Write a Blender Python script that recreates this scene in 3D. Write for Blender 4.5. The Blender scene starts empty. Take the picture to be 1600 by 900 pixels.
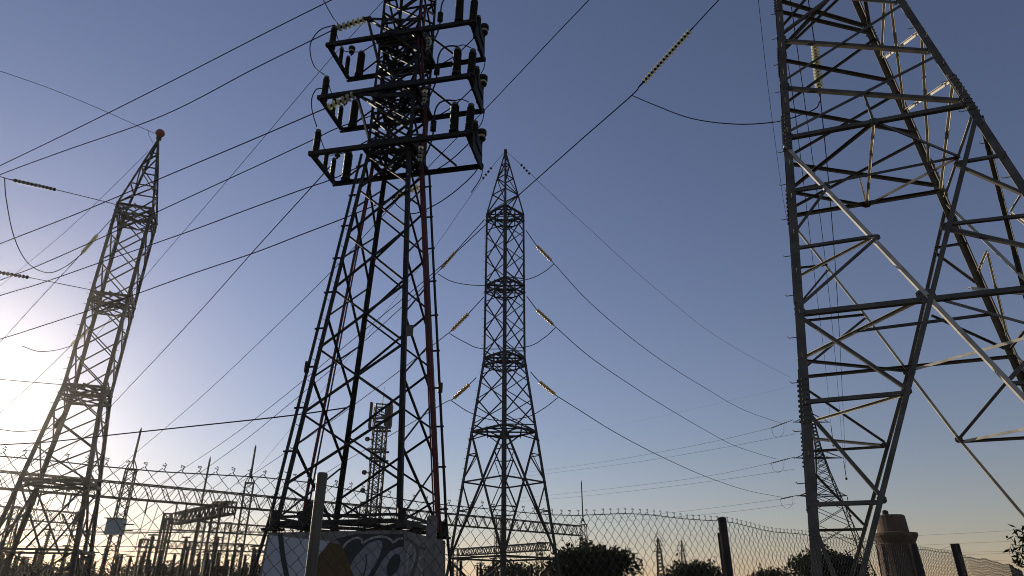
import bpy, math, random
import numpy as np
from mathutils import Vector, Matrix, Quaternion

random.seed(7)
R = math.radians
SC = bpy.context.scene
COL = SC.collection

# ------------------------------------------------------------------ camera, sky, sun, exposure
PITCH = R(25.0); CAMZ = 1.6; F = 1028.0            # focal length in pixels of the 1600 px wide photograph
cam_d = bpy.data.cameras.new('camera'); cam = bpy.data.objects.new('camera', cam_d); COL.objects.link(cam)
cam.location = (0, 0, CAMZ); cam.rotation_euler = (R(90) + PITCH, 0, 0)
cam_d.sensor_width = 36.0; cam_d.lens = 36.0 * F / 1600.0; cam_d.clip_start = 0.05; cam_d.clip_end = 6000
SC.camera = cam

SUN_EL, SUN_AZ = R(13.5), R(-40.5)                 # azimuth measured from +Y towards +X
w = bpy.data.worlds.new('World'); SC.world = w; w.use_nodes = True
nt = w.node_tree; nt.nodes.clear()
out = nt.nodes.new('ShaderNodeOutputWorld'); bg = nt.nodes.new('ShaderNodeBackground')
sky = nt.nodes.new('ShaderNodeTexSky'); sky.sky_type = 'NISHITA'; sky.sun_disc = False
sky.sun_elevation = SUN_EL; sky.sun_rotation = SUN_AZ
sky.altitude = 100; sky.air_density = 1.3; sky.dust_density = 0.15; sky.ozone_density = 1.2
bg.inputs['Strength'].default_value = 0.10
gm = nt.nodes.new('ShaderNodeGamma'); gm.inputs['Gamma'].default_value = 1.04          # crisper sky contrast
wb = nt.nodes.new('ShaderNodeMix'); wb.data_type = 'RGBA'; wb.blend_type = 'MULTIPLY'; wb.inputs[0].default_value = 1.0
wb.inputs[7].default_value = (0.74, 0.70, 0.92, 1)                                     # cool white balance
hs = nt.nodes.new('ShaderNodeHueSaturation'); hs.inputs['Saturation'].default_value = 0.88
nt.links.new(sky.outputs[0], hs.inputs['Color']); nt.links.new(hs.outputs[0], gm.inputs[0]); nt.links.new(gm.outputs[0], wb.inputs[6])
nt.links.new(wb.outputs[2], bg.inputs['Color']); nt.links.new(bg.outputs[0], out.inputs['Surface'])

sd = bpy.data.lights.new('sun', 'SUN'); sd.energy = 4.8; sd.angle = R(0.5); sd.color = (1.0, 0.86, 0.68)
so = bpy.data.objects.new('sun', sd); COL.objects.link(so)
sun_dir = Vector((math.sin(SUN_AZ) * math.cos(SUN_EL), math.cos(SUN_AZ) * math.cos(SUN_EL), math.sin(SUN_EL)))
so.rotation_euler = sun_dir.to_track_quat('Z', 'Y').to_euler(); so.location = sun_dir * 200

SC.view_settings.view_transform = 'Standard'; SC.view_settings.look = 'None'
SC.view_settings.exposure = -0.05; SC.view_settings.gamma = 1.0
SC.view_settings.use_curve_mapping = False
SC.render.engine = 'CYCLES'; SC.cycles.max_bounces = 4; SC.cycles.filter_width = 1.0
SC.render.resolution_x = 1024; SC.render.resolution_y = 576

# ------------------------------------------------------------------ pixel helpers (survey of the place from the photograph)
CT, ST = math.cos(PITCH), math.sin(PITCH)
def V(*a): return np.array(a, float)
def ray(px, py):
    u = 450 - py; x = px - 800
    return V(x / F, CT - u / F * ST, ST + u / F * CT)
def at(px, py, Y):
    r = ray(px, py); k = Y / r[1]; return V(r[0] * k, Y, CAMZ + r[2] * k)
def atz(px, py, z):
    r = ray(px, py); k = (z - CAMZ) / r[2]; p = r * k; p[2] = z; return p
def onplane(px, py, P, n):
    r = ray(px, py); o = V(0, 0, CAMZ); k = ((P - o) @ n) / (r @ n); return o + r * k
def proj(p):
    z = p[2] - CAMZ; f = p[1] * CT + z * ST; u = -p[1] * ST + z * CT
    return V(800 + F * p[0] / f, 450 - F * u / f)
def nrm(v): return v / (np.linalg.norm(v) + 1e-12)

# ------------------------------------------------------------------ materials
def mat(name, col, rough=0.6, metal=0.0, var=0.25, scale=6.0, bump=0.0, streak=None, trans=0.0, transl=0.0, spec=0.5):
    m = bpy.data.materials.new(name); m.use_nodes = True
    n = m.node_tree; b = n.nodes['Principled BSDF']
    b.inputs['Roughness'].default_value = rough; b.inputs['Metallic'].default_value = metal
    b.inputs['Specular IOR Level'].default_value = spec
    tc = n.nodes.new('ShaderNodeTexCoord'); nz = n.nodes.new('ShaderNodeTexNoise')
    nz.inputs['Scale'].default_value = scale; nz.inputs['Detail'].default_value = 6
    src = tc.outputs['Object']
    if streak:
        mp = n.nodes.new('ShaderNodeMapping'); mp.inputs['Scale'].default_value = streak
        n.links.new(src, mp.inputs[0]); src = mp.outputs[0]
    n.links.new(src, nz.inputs['Vector'])
    cr = n.nodes.new('ShaderNodeValToRGB')
    lo = [c * (1 - var) for c in col]; hi = [min(1, c * (1 + var)) for c in col]
    cr.color_ramp.elements[0].position = 0.3; cr.color_ramp.elements[1].position = 0.7
    cr.color_ramp.elements[0].color = (*lo, 1); cr.color_ramp.elements[1].color = (*hi, 1)
    n.links.new(nz.outputs['Fac'], cr.inputs[0]); n.links.new(cr.outputs[0], b.inputs['Base Color'])
    if trans: b.inputs['Transmission Weight'].default_value = trans; b.inputs['IOR'].default_value = 1.5
    if bump:
        bp = n.nodes.new('ShaderNodeBump'); bp.inputs['Strength'].default_value = bump; bp.inputs['Distance'].default_value = 0.02
        n.links.new(nz.outputs['Fac'], bp.inputs['Height']); n.links.new(bp.outputs[0], b.inputs['Normal'])
    if transl:
        tr = n.nodes.new('ShaderNodeBsdfTranslucent'); mx = n.nodes.new('ShaderNodeMixShader'); mx.inputs[0].default_value = transl
        n.links.new(cr.outputs[0], tr.inputs[0]); o = n.nodes['Material Output']
        n.links.new(b.outputs[0], mx.inputs[1]); n.links.new(tr.outputs[0], mx.inputs[2]); n.links.new(mx.outputs[0], o.inputs[0])
    return m
M = dict(
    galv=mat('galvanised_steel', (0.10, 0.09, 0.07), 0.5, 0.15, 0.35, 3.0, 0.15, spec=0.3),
    galv_sunlit=mat('sunlit_galvanised_steel', (0.42, 0.39, 0.32), 0.45, 0.2, 0.3, 3.0, 0.12, spec=0.35),  # same steel, paler: sunlight on the lit braces is put into the base colour
    dark=mat('weathered_dark_steel', (0.020, 0.019, 0.016), 0.6, 0.0, 0.4, 4.0, 0.15, spec=0.2),
    tower=mat('lattice_steel', (0.035, 0.032, 0.027), 0.6, 0.0, 0.3, 3.0, spec=0.25),
    red=mat('red_cable_sheath', (0.085, 0.010, 0.010), 0.5, 0.0, 0.3, 5.0, spec=0.3),
    black=mat('black_rubber', (0.010, 0.010, 0.010), 0.5, 0.0, 0.3, 5.0, spec=0.25),
    porc=mat('brown_porcelain', (0.009, 0.008, 0.0075), 0.45, 0.0, 0.3, 8.0, spec=0.18),
    glass=mat('toughened_glass', (0.72, 0.72, 0.55), 0.12, 0.0, 0.1, 8.0, 0, None, 0.35, 0.45),
    wire=mat('aluminium_conductor', (0.014, 0.014, 0.015), 0.85, 0.0, 0.15, 30.0, spec=0.05),
    fwire=mat('galvanised_fence_wire', (0.06, 0.056, 0.048), 0.55, 0.2, 0.3, 20.0, spec=0.3),
    conc=mat('concrete', (0.17, 0.16, 0.14), 0.9, 0.0, 0.25, 9.0, 0.4),
    white=mat('white_wall_paint', (0.40, 0.41, 0.45), 0.7, 0.0, 0.12, 4.0, 0.1, (1, 1, 0.25)),
    ochre=mat('ochre_spray_paint', (0.085, 0.05, 0.010), 0.7, 0.0, 0.3, 5.0),
    pblack=mat('black_spray_paint', (0.02, 0.02, 0.022), 0.6, 0.0, 0.3, 5.0),
    pgrey=mat('silver_spray_paint', (0.21, 0.21, 0.22), 0.6, 0.0, 0.2, 7.0),
    pwhite=mat('white_spray_paint', (0.30, 0.29, 0.27), 0.7, 0.0, 0.25, 7.0),
    ball=mat('orange_warning_paint', (0.20, 0.026, 0.010), 0.5, 0.0, 0.2, 4.0),
    panel=mat('blue_grey_panel', (0.16, 0.24, 0.32), 0.4, 0.1, 0.15, 4.0),
    amber=mat('amber_glass', (0.66, 0.54, 0.26), 0.2, 0.0, 0.15, 8.0, 0, None, 0.2, 0.5),
    brick=mat('old_render', (0.085, 0.055, 0.035), 0.9, 0.0, 0.4, 1.2, 0.4, (1, 1, 0.3)),
    leaf=mat('dark_leaves', (0.018, 0.025, 0.010), 0.7, 0.0, 0.5, 3.0, 0, None, 0, 0.2, 0.15),
    bark=mat('bark', (0.07, 0.05, 0.035), 0.9, 0.0, 0.4, 10.0, 0.5, (1, 1, 0.2)),
    rust=mat('rusty_steel', (0.035, 0.024, 0.02), 0.8, 0.1, 0.4, 8.0, 0.3),
)

# ------------------------------------------------------------------ mesh builder
class MB:
    def __init__(s): s.v = []; s.f = []
    def add(s, vs, fs):
        o = len(s.v); s.v += [tuple(map(float, p)) for p in vs]; s.f += [tuple(i + o for i in f) for f in fs]
    def prism(s, prof, p0, p1, a, b):
        """extrude a closed 2-D profile [(u,v)..] along p0-p1, axes a,b"""
        n = len(prof); vs = [p + a * u + b * v for p in (p0, p1) for u, v in prof]
        fs = [(i, (i + 1) % n, n + (i + 1) % n, n + i) for i in range(n)]
        fs += [tuple(range(n - 1, -1, -1)), tuple(range(n, 2 * n))]
        s.add(vs, fs)
    def angle(s, p0, p1, n, w, t=None, flip=1, off=0.0):
        """rolled angle bar: one flange lies in the face with normal n, the other stands inward"""
        p0 = V(*p0); p1 = V(*p1); d = nrm(p1 - p0); t = t or w * 0.12
        a = nrm(np.cross(n, d)) * flip; b = -nrm(n - d * (n @ d))
        p0 = p0 + n * off; p1 = p1 + n * off
        h = w / 2
        prof = [(-h, 0), (h, 0), (h, t), (-h + t, t), (-h + t, w), (-h, w)]
        s.prism(prof, p0, p1, a, b)
    def leg(s, p0, p1, a, b, w, t):
        """corner angle with its heel at p0-p1, flanges along a and b (inward)"""
        prof = [(0, 0), (w, 0), (w, t), (t, t), (t, w), (0, w)]
        s.prism(prof, V(*p0), V(*p1), a, b)
    def box(s, p0, p1, w, h, up=V(0, 0, 1)):
        p0 = V(*p0); p1 = V(*p1); d = nrm(p1 - p0)
        if abs(d @ up) > 0.98: up = V(1, 0, 0)
        a = nrm(np.cross(d, up)); b = nrm(np.cross(a, d))
        s.prism([(-w / 2, -h / 2), (w / 2, -h / 2), (w / 2, h / 2), (-w / 2, h / 2)], p0, p1, a, b)
    def tube(s, pts, r, n=5, closed=True):
        pts = [V(*p) for p in pts]; rs = r if isinstance(r, (list, tuple)) else [r] * len(pts)
        d0 = nrm(pts[1] - pts[0]); up = V(0, 0, 1) if abs(d0[2]) < 0.9 else V(1, 0, 0)
        a = nrm(np.cross(d0, up)); vs = []; fs = []
        for i, p in enumerate(pts):
            d = nrm(pts[min(i + 1, len(pts) - 1)] - pts[max(i - 1, 0)])
            a = nrm(a - d * (a @ d)); b = np.cross(d, a)
            for k in range(n):
                t = 2 * math.pi * k / n; vs.append(p + (a * math.cos(t) + b * math.sin(t)) * rs[i])
        for i in range(len(pts) - 1):
            for k in range(n): fs.append((i * n + k, i * n + (k + 1) % n, (i + 1) * n + (k + 1) % n, (i + 1) * n + k))
        if closed: fs += [tuple(range(n - 1, -1, -1)), tuple(range(len(vs) - n, len(vs)))]
        s.add(vs, fs)
    def lathe(s, prof, p0=V(0, 0, 0), axis=V(0, 0, 1), n=12):
        """prof [(r, h)..] round axis"""
        d = nrm(axis); up = V(0, 0, 1) if abs(d[2]) < 0.9 else V(1, 0, 0)
        a = nrm(np.cross(up, d)); b = np.cross(d, a); vs = []; fs = []
        for r, h in prof:
            for k in range(n):
                t = 2 * math.pi * k / n; vs.append(p0 + d * h + (a * math.cos(t) + b * math.sin(t)) * r)
        for i in range(len(prof) - 1):
            for k in range(n): fs.append((i * n + k, i * n + (k + 1) % n, (i + 1) * n + (k + 1) % n, (i + 1) * n + k))
        fs += [tuple(range(n - 1, -1, -1)), tuple(range(len(vs) - n, len(vs)))]
        s.add(vs, fs)
    def sheet(s, poly, n, off, th=0.003):
        """thin solid polygon lifted off its wall"""
        k = len(poly); vs = [p + n * off for p in poly] + [p + n * (off - th) for p in poly]
        fs = [tuple(range(k)), tuple(range(2 * k - 1, k - 1, -1))]
        fs += [(i, i + k, (i + 1) % k + k, (i + 1) % k) for i in range(k)]
        s.add(vs, fs)
    def build(s, name, material, parent=None, smooth=False):
        o0 = V(*parent_world(parent)) if parent else V(0, 0, 0)
        me = bpy.data.meshes.new(name); me.from_pydata([tuple(V(*p) - o0) for p in s.v], [], s.f); me.update()
        me.materials.append(M[material])
        if smooth:
            for p in me.polygons: p.use_smooth = True
        o = bpy.data.objects.new(name, me); COL.objects.link(o)
        if parent: o.parent = parent
        return o
def parent_world(p):
    x = V(0, 0, 0)
    while p is not None:
        x = x + V(*p.location); p = p.parent
    return x
def tag(o, label, cat, group=None, kind=None):
    if label: o['label'] = label
    if cat: o['category'] = cat
    if group: o['group'] = group
    if kind: o['kind'] = kind
    return o
def thing(name, loc, label, cat, group=None):
    o = bpy.data.objects.new(name, None); COL.objects.link(o); o.location = tuple(loc); o.empty_display_size = 0.1
    return tag(o, label, cat, group)
def dup(root, loc=None, rot=None, scale=None, label=None, group=None):
    r = root.copy(); COL.objects.link(r)
    if loc is not None: r.location = tuple(loc)
    if rot is not None: r.rotation_mode = 'QUATERNION'; r.rotation_quaternion = rot
    if scale is not None: r.scale = scale if hasattr(scale, '__len__') else (scale,) * 3
    if label: r['label'] = label
    if group: r['group'] = group
    for ch in list(root.children):
        c = ch.copy(); COL.objects.link(c); c.parent = r
        for g in list(ch.children):
            d = g.copy(); COL.objects.link(d); d.parent = c
    return r
def spline(pts, n=8):
    pts = [V(*p) for p in pts]
    if len(pts) == 2: return [pts[0] + (pts[1] - pts[0]) * i / n for i in range(n + 1)]
    P = [2 * pts[0] - pts[1]] + pts + [2 * pts[-1] - pts[-2]]; o = []
    for i in range(1, len(P) - 2):
        p0, p1, p2, p3 = P[i - 1:i + 3]
        for k in range(n):
            t = k / n
            o.append(0.5 * (2 * p1 + (p2 - p0) * t + (2 * p0 - 5 * p1 + 4 * p2 - p3) * t * t + (3 * p1 - p0 - 3 * p2 + p3) * t ** 3))
    return o + [pts[-1]]

# ------------------------------------------------------------------ ground
g = MB(); N = 40; S = 2600.0
for i in range(N):
    for j in range(N):
        x0, x1 = [math.copysign(abs(t) ** 2.2, t) * S for t in (2 * i / N - 1, 2 * (i + 1) / N - 1)]
        y0, y1 = [math.copysign(abs(t) ** 2.2, t) * S for t in (2 * j / N - 1, 2 * (j + 1) / N - 1)]
        g.add([(x0, y0, 0), (x1, y0, 0), (x1, y1, 0), (x0, y1, 0)], [(0, 1, 2, 3)])
M['ground'] = mat('dry_earth_and_grass', (0.045, 0.042, 0.022), 0.95, 0.0, 0.45, 0.35, 0.3)
go = g.build('ground', 'ground'); go['kind'] = 'structure'

# ------------------------------------------------------------------ RIGHT TOWER: big dead-end lattice tower, close by
class Tower:
    def __init__(s, cx, cy, yaw, w0, sl, wmin=0.0):
        s.C = V(cx, cy, 0); a = yaw; s.e1 = V(math.cos(a), -math.sin(a), 0); s.e2 = V(math.sin(a), math.cos(a), 0)
        s.w0, s.sl, s.wmin = w0, sl, wmin
    def w(s, z): return max(s.w0 - s.sl * z, s.wmin)
    def c(s, i, j, z, grow=0.0):
        h = s.w(z) + grow; return s.C + s.e1 * (i * h) + s.e2 * (j * h) + V(0, 0, z)
    def loc(s, x, y, z): return s.C + s.e1 * x + s.e2 * y + V(0, 0, z)
    def zof(s, k, py):
        lo, hi = 0.0, 60.0
        for _ in range(50):
            m = (lo + hi) / 2
            if proj(s.c(*k, m))[1] > py: lo = m
            else: hi = m
        return lo
    def on(s, k, py): return s.c(*k, s.zof(k, py))
    def face(s, f):
        A, B = dict(F=((-1, -1), (1, -1)), B=((-1, 1), (1, 1)), S=((1, -1), (1, 1)), W=((-1, -1), (-1, 1)))[f]
        p = s.c(*A, 0); q = s.c(*B, 0); r = s.c(*A, 10); n = nrm(np.cross(q - p, r - p))
        cen = s.C + V(0, 0, 0)
        if n @ (p - cen) < 0: n = -n
        return p, n
K = dict(L=(-1, -1), R=(1, -1), N=(-1, 1), M=(1, 1))
RT = Tower(7.829, 12.0, 0.3913, 2.8198, 0.1143, 0.75)
rt = thing('lattice_tower', RT.C, 'huge close galvanised lattice tower with broad open legs standing beside the brick water tower', 'tower', 'lattice towers')
ZT = 24.0
for k, (i, j) in K.items():
    b = MB(); a1 = -i * RT.e1; a2 = -j * RT.e2
    zs = [0.0, 2.4, 18.1, ZT]
    for z0, z1 in zip(zs, zs[1:]):
        ww = 0.145 if z0 < 9.9 else 0.12
        b.leg(RT.c(i, j, z0), RT.c(i, j, z1), a1, a2, ww, 0.022)
    leg = b.build('leg', 'galv', rt)
    for z0, z1 in ((4.15, 4.95), (9.9, 10.9), (14.1, 15.0)):      # splice plates with bolt heads
        for ax, oth in ((a1, a2), (a2, a1)):
            sp = MB(); p0 = RT.c(i, j, z0) + ax * 0.07 - oth * 0.012; p1 = RT.c(i, j, z1) + ax * 0.07 - oth * 0.012
            d = nrm(p1 - p0); sp.prism([(-0.06, -0.01), (0.06, -0.01), (0.06, 0.01), (-0.06, 0.01)], p0, p1, ax, -oth)
            for q in range(9):
                for sx in (-0.036, 0.036):
                    c0 = p0 + (p1 - p0) * (q + 0.5) / 9 + ax * sx - oth * 0.010
                    sp.lathe([(0.017, -.004), (0.017, 0.016), (0.010, 0.026)], c0, -oth, 6)
            sp.build('splice_plate', 'galv', leg)
    if k in 'LR':                                           # step bolts
        z = 3.2; q = 0
        while z < 15.5:
            ax = (-a1 if q % 2 == 0 else -a2); p = RT.c(i, j, z) + (a2 if q % 2 == 0 else a1) * 0.07
            if k == 'R': ax = a1 if q % 2 == 0 else -a2; p = RT.c(i, j, z) + a1 * (0.12 if q % 2 == 0 else 0.07) + (a2 * 0.03 if q % 2 == 0 else 0)
            st = MB(); st.tube([p, p + ax * 0.13, p + ax * 0.15 + V(0, 0, 0.03)], 0.008, 5); st.build('step_bolt', 'galv', leg); z += 0.42; q += 1
    ft = MB(); p = RT.c(i, j, 0); ft.box(V(p[0], p[1], -0.3), V(p[0], p[1], 0.35), 0.9, 0.9); ft.build('footing', 'conc', rt)

FN = {f: RT.face(f) for f in 'FBSW'}
def rpt(f, e):
    """endpoint: ('L', y) on a leg, (x, y) on the face"""
    if isinstance(e[0], str): return RT.on(K[e[0]], e[1])
    return onplane(e[0], e[1], *FN[f])
def rbrace(f, e0, e1, w=0.085, m='galv', flip=1, off=0.004):
    b = MB(); n = FN[f][1]; b.angle(rpt(f, e0), rpt(f, e1), n, w * .72, 0.009, flip, off); b.build('brace', m, rt)
def rbar3(p0, p1, w=0.07, m='galv', flip=1):
    b = MB(); b.angle(p0, p1, V(0, 0, 1), w * .72, 0.008, flip); b.build('brace', m, rt)
# -- front face, X lattice above the waist
rbrace('F', ('L', 60), ('R', 77), .11, off=-.03); rbrace('F', ('L', 134), ('R', 155), .11, off=-.03)
rbrace('F', ('R', 3), ('L', 129), .09); rbrace('F', ('R', 84), ('L', 209), .09)
rbrace('F', ('R', 3), ('L', -14), .11, off=-.03); rbrace('F', ('L', 56), ('R', -62), .09)
# waist K and diaphragm
rbrace('F', ('L', 215), ('R', 160), .12)
FA = onplane(1365, 189, *FN['F']); BA = onplane(1354, 320, *FN['B'])
LM = RT.c(-1, 0, 9.95); RM = RT.c(1, 0, 9.95)
for p, q in ((FA, LM), (FA, RM), (BA, LM), (BA, RM), (LM, RM)): rbar3(p, q, .085)
rbar3(FA, BA, .075, 'galv_sunlit')
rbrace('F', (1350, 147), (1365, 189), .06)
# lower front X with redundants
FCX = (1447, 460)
rbrace('F', ('L', 226), (1660, 684), .10, 'galv_sunlit', 1); rbrace('F', ('R', 172), (1345, 905), .11, 'galv', 1, .02)
rbrace('F', (1345, 905), ('L', 1120), .11)
rbrace('F', ('L', 489), ('R', 437), .12, off=-.02)
rbrace('F', ('L', 299), (1291, 290), .075); rbrace('F', (1293, 293), ('L', 372), .075)
rbrace('F', ('L', 388), (1368, 368), .08); rbrace('F', (1369, 372), ('L', 484), .08)
rbrace('F', ('L', 489), (1417, 607), .08); rbrace('F', ('L', 628), (1416, 613), .09)
rbrace('F', ('L', 632), (1378, 776), .08); rbrace('F', ('L', 788), (1378, 784), .085)
rbrace('F', ('L', 795), (1322, 945), .08)
rbrace('F', (1476, 350), ('R', 332), .08); rbrace('F', (1475, 356), ('R', 400), .08)
rbrace('F', (1497, 253), ('R', 240), .08); rbrace('F', (1498, 258), ('R', 310), .08)
rbrace('F', (1582, 598), ('R', 592), .08); rbrace('F', (1578, 592), ('R', 448), .08)
# back face
rbrace('B', ('N', 18), ('M', 54), .11); rbrace('B', ('N', 94), ('M', 129), .11); rbrace('B', ('N', 171), ('M', 210), .11); rbrace('B', ('N', 256), ('M', 292), .11)
rbrace('B', ('N', 88), ('M', -20), .08, off=-.03); rbrace('B', ('N', 167), ('M', 62), .08, off=-.03); rbrace('B', ('N', 249), ('M', 146), .08, off=-.03); rbrace('B', ('N', 329), ('M', 220), .08, off=-.03)
rbrace('B', ('N', 52), ('M', -62), .08, off=-.03)
rbrace('B', ('N', 339), ('M', 299), .12)
rbrace('B', (1343, 277), (1354, 320), .06, 'galv_sunlit')
rbrace('B', ('N', 343), (1352, 493), .08, 'galv_sunlit', -1); rbrace('B', (1352, 493), (1420, 583), .08, 'galv_sunlit', -1)
rbrace('B', (1420, 583), (1498, 686), .09, 'galv_sunlit', -1); rbrace('B', (1498, 686), ('M', 1050), .09, 'galv_sunlit', -1)
rbrace('B', ('M', 315), (1420, 577), .10, off=.02); rbrace('B', (1420, 577), (1330, 903), .10, off=.02); rbrace('B', (1330, 903), ('N', 1050), .10)
rbrace('B', ('N', 590), ('M', 557), .10)
rbrace('B', ('N', 420), (1293, 414), .065); rbrace('B', (1295, 420), ('N', 484), .065)
rbrace('B', ('N', 503), (1350, 492), .075); rbrace('B', (1352, 497), ('N', 582), .075)
rbrace('B', ('N', 601), (1382, 691), .07); rbrace('B', ('N', 706), (1382, 698), .08); rbrace('B', ('N', 724), (1350, 820), .075); rbrace('B', ('N', 829), (1348, 827), .08)
rbrace('B', (1460, 388), ('M', 380), .07); rbrace('B', (1459, 394), ('M', 455), .07)
rbrace('B', (1455, 493), ('M', 552), .07); rbrace('B', (1498, 686), ('M', 572), .085); rbrace('B', (1503, 690), ('M', 682), .09)
# hip bracing between faces, level bars
zFC = rpt('F', FCX)[2]; LN2 = RT.c(-1, 0, zFC - 0.2); RM2 = RT.c(1, 0, zFC - 0.2); FC3 = rpt('F', (1447, 461)); BC3 = rpt('B', (1420, 578))
for p, q, mm in ((FC3, LN2, 'galv_sunlit'), (FC3, RM2, 'galv'), (BC3, LN2, 'galv'), (BC3, RM2, 'galv_sunlit')): rbar3(p, q, .08, mm)
rbar3((FC3 + LN2) / 2, (FC3 + RM2) / 2, .085)
def hip(f, px, py, side, w=.065, m='galv_sunlit'):
    p = rpt(f, (px, py)); rbar3(p, RT.c(side, 0, p[2]) - RT.e2 * RT.w(p[2]) * 0.35, w, m)
hip('F', 1360, 371, -1); hip('F', 1405, 616, -1); hip('F', 1476, 353, 1, .06, 'galv')
for p, s_ in ((rpt('B', (1380, 694)), -1), (rpt('B', (1505, 688)), 1)): rbar3(p, RT.c(s_, 0, p[2]) + RT.e2 * RT.w(p[2]) * 0.35, .075, 'galv_sunlit')
p = rpt('F', (1514, 449)); rbar3(p, RT.c(1, -.45, p[2] + .05), .08, 'galv_sunlit')
# side face R-M (sunlit inner flanges) and west face
def sp_(i, j, t, z): return RT.c(i, j * t, z) if False else RT.C + RT.e1 * (i * RT.w(z)) + RT.e2 * (t * RT.w(z)) + V(0, 0, z)
def sbrace(side, t0, z0, t1, z1, w=.08, m='galv_sunlit', flip=1, off=0.004):
    b = MB(); n = FN['S' if side > 0 else 'W'][1]; b.angle(sp_(side, 0, t0, z0), sp_(side, 0, t1, z1), n, w * .72, .009, flip, off); b.build('brace', m, rt)
zr = [RT.zof(K['R'], y) for y in (160, 84, 5, -60)]; zm = [RT.zof(K['M'], y) for y in (299, 210, 129, 54, -20)]
sz = [RT.zof(K['M'], y) for y in (90, 172, 259)]; rz = [RT.zof(K['R'], y) for y in (-40, 45, 121, 200)]
sbrace(1, 1, sz[0] + 1.9, -1, rz[0]); sbrace(1, -1, rz[1], 1, RT.zof(K['M'], 92), .085, 'galv_sunlit', -1)
sbrace(1, -1, rz[2], 1, RT.zof(K['M'], 172), .085, 'galv_sunlit', -1)
sbrace(1, -1, rz[0], 1, sz[0], .075, 'galv_sunlit', -1, -.02); sbrace(1, -1, rz[0] - .1, 1, sz[1], .075, 'galv_sunlit', -1, -.02)
sbrace(1, -1, rz[1], 1, sz[2], .075, 'galv_sunlit', -1, -.02); sbrace(1, -1, rz[2], 1, RT.zof(K['M'], 299), .075, 'galv_sunlit', -1, -.02)
sbrace(1, -1, 9.95, 1, 9.95, .08, 'galv_sunlit')
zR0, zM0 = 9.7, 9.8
sbrace(1, 1, 9.75, -1, 3.4, .10, 'galv_sunlit'); sbrace(1, -1, 9.7, 1, 3.4, .10, 'galv', -1, .02)
sbrace(1, -1, 6.35, 1, 6.35, .09, 'galv'); 
for t in (.5,): 
    sbrace(1, -1, 8.0, -.48, 8.05, .06); sbrace(1, -1, 6.4, -.48, 8.0, .06); sbrace(1, 1, 8.05, .48, 8.1, .06); sbrace(1, 1, 6.4, .48, 8.05, .06)
    sbrace(1, 1, 4.8, .55, 4.8, .06); sbrace(1, 1, 6.3, .55, 4.85, .06)
for z0, z1 in ((9.95, 6.35), (6.35, 2.8)):
    sbrace(-1, -1, z0, 1, z1, .08, 'galv'); sbrace(-1, 1, z0, -1, z1, .08, 'galv', -1, .02)
z = 9.95
while z < 15.5:
    sbrace(-1, -1, z, 1, z + 1.4, .08, 'galv'); sbrace(-1, 1, z, -1, z + 1.4, .08, 'galv', -1, .02); z += 1.4
ub = MB(); z = 14.9                                      # body above the picture
while z < ZT - 1.6:
    for f in 'FBSW':
        A, B = dict(F=('L', 'R'), B=('N', 'M'), S=('R', 'M'), W=('L', 'N'))[f]
        ub.angle(RT.c(*K[A], z), RT.c(*K[B], z + 1.7), FN[f][1], .085, .01); ub.angle(RT.c(*K[B], z), RT.c(*K[A], z + 1.7), FN[f][1], .085, .01, -1, .02)
    z += 1.7
ub.build('upper_bracing', 'galv', rt)
arm = MB(); tipL = RT.loc(-4.3, -0.2, 20.6)
for sy in (-1, 1):
    arm.angle(RT.c(-1, sy, 20.4), tipL, V(0, 0, -1), .10, .012); arm.angle(RT.c(-1, sy, 22.2), tipL, V(0, 0, 1), .09, .012)
    tR = RT.loc(4.3, 0, 20.6); arm.angle(RT.c(1, sy, 20.4), tR, V(0, 0, -1), .10, .012); arm.angle(RT.c(1, sy, 22.2), tR, V(0, 0, 1), .09, .012)
arm.build('crossarm', 'galv', rt)
# gusset plates where the bracing meets
for f, x, y, s_ in (('F', 1365, 189, .17), ('F', 1447, 461, .26), ('B', 1420, 580, .22), ('B', 1354, 320, .16), ('F', 1369, 370, .12), ('F', 1417, 610, .13), ('F', 1378, 780, .12), ('F', 1292, 291, .11), ('B', 1382, 695, .11), ('B', 1498, 687, .13), ('F', 1476, 353, .13), ('F', 1497, 255, .12), *[('F', 'L', y, .13) for y in (60, 134, 213, 299, 388, 487, 628, 786)], *[('F', 'R', y, .13) for y in (77, 155, 240, 332, 437)], *[('B', 'M', y, .12) for y in (54, 129, 210, 296, 380, 557)]):
    p, n = FN[f]; c = rpt(f, (x, y)) if not isinstance(x, str) else RT.on(K[x], y) + RT.e1 * (.10 if x in 'LN' else -.10); u = nrm(V(0, 0, 1) - n * n[2]); v_ = np.cross(n, u)
    gp = MB(); gp.sheet([c + v_ * (s_ * .55) * cx + u * (s_ * .5) * cy for cx, cy in ((-1, -.5), (-.5, -1), (.5, -1), (1, -.5), (1, .5), (.5, 1), (-.5, 1), (-1, .5))], n, -.012, .012); [gp.lathe([(.014, -.004), (.014, .012), (.008, .018)], c + v_ * (s_ * cx) + u * (s_ * cy) - n * .012, n, 6) for cx, cy in ((-.34, -.2), (.34, -.2), (-.34, .2), (.34, .2), (0, .32), (0, -.32))]; gp.build('gusset_plate', 'galv', rt)

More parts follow.
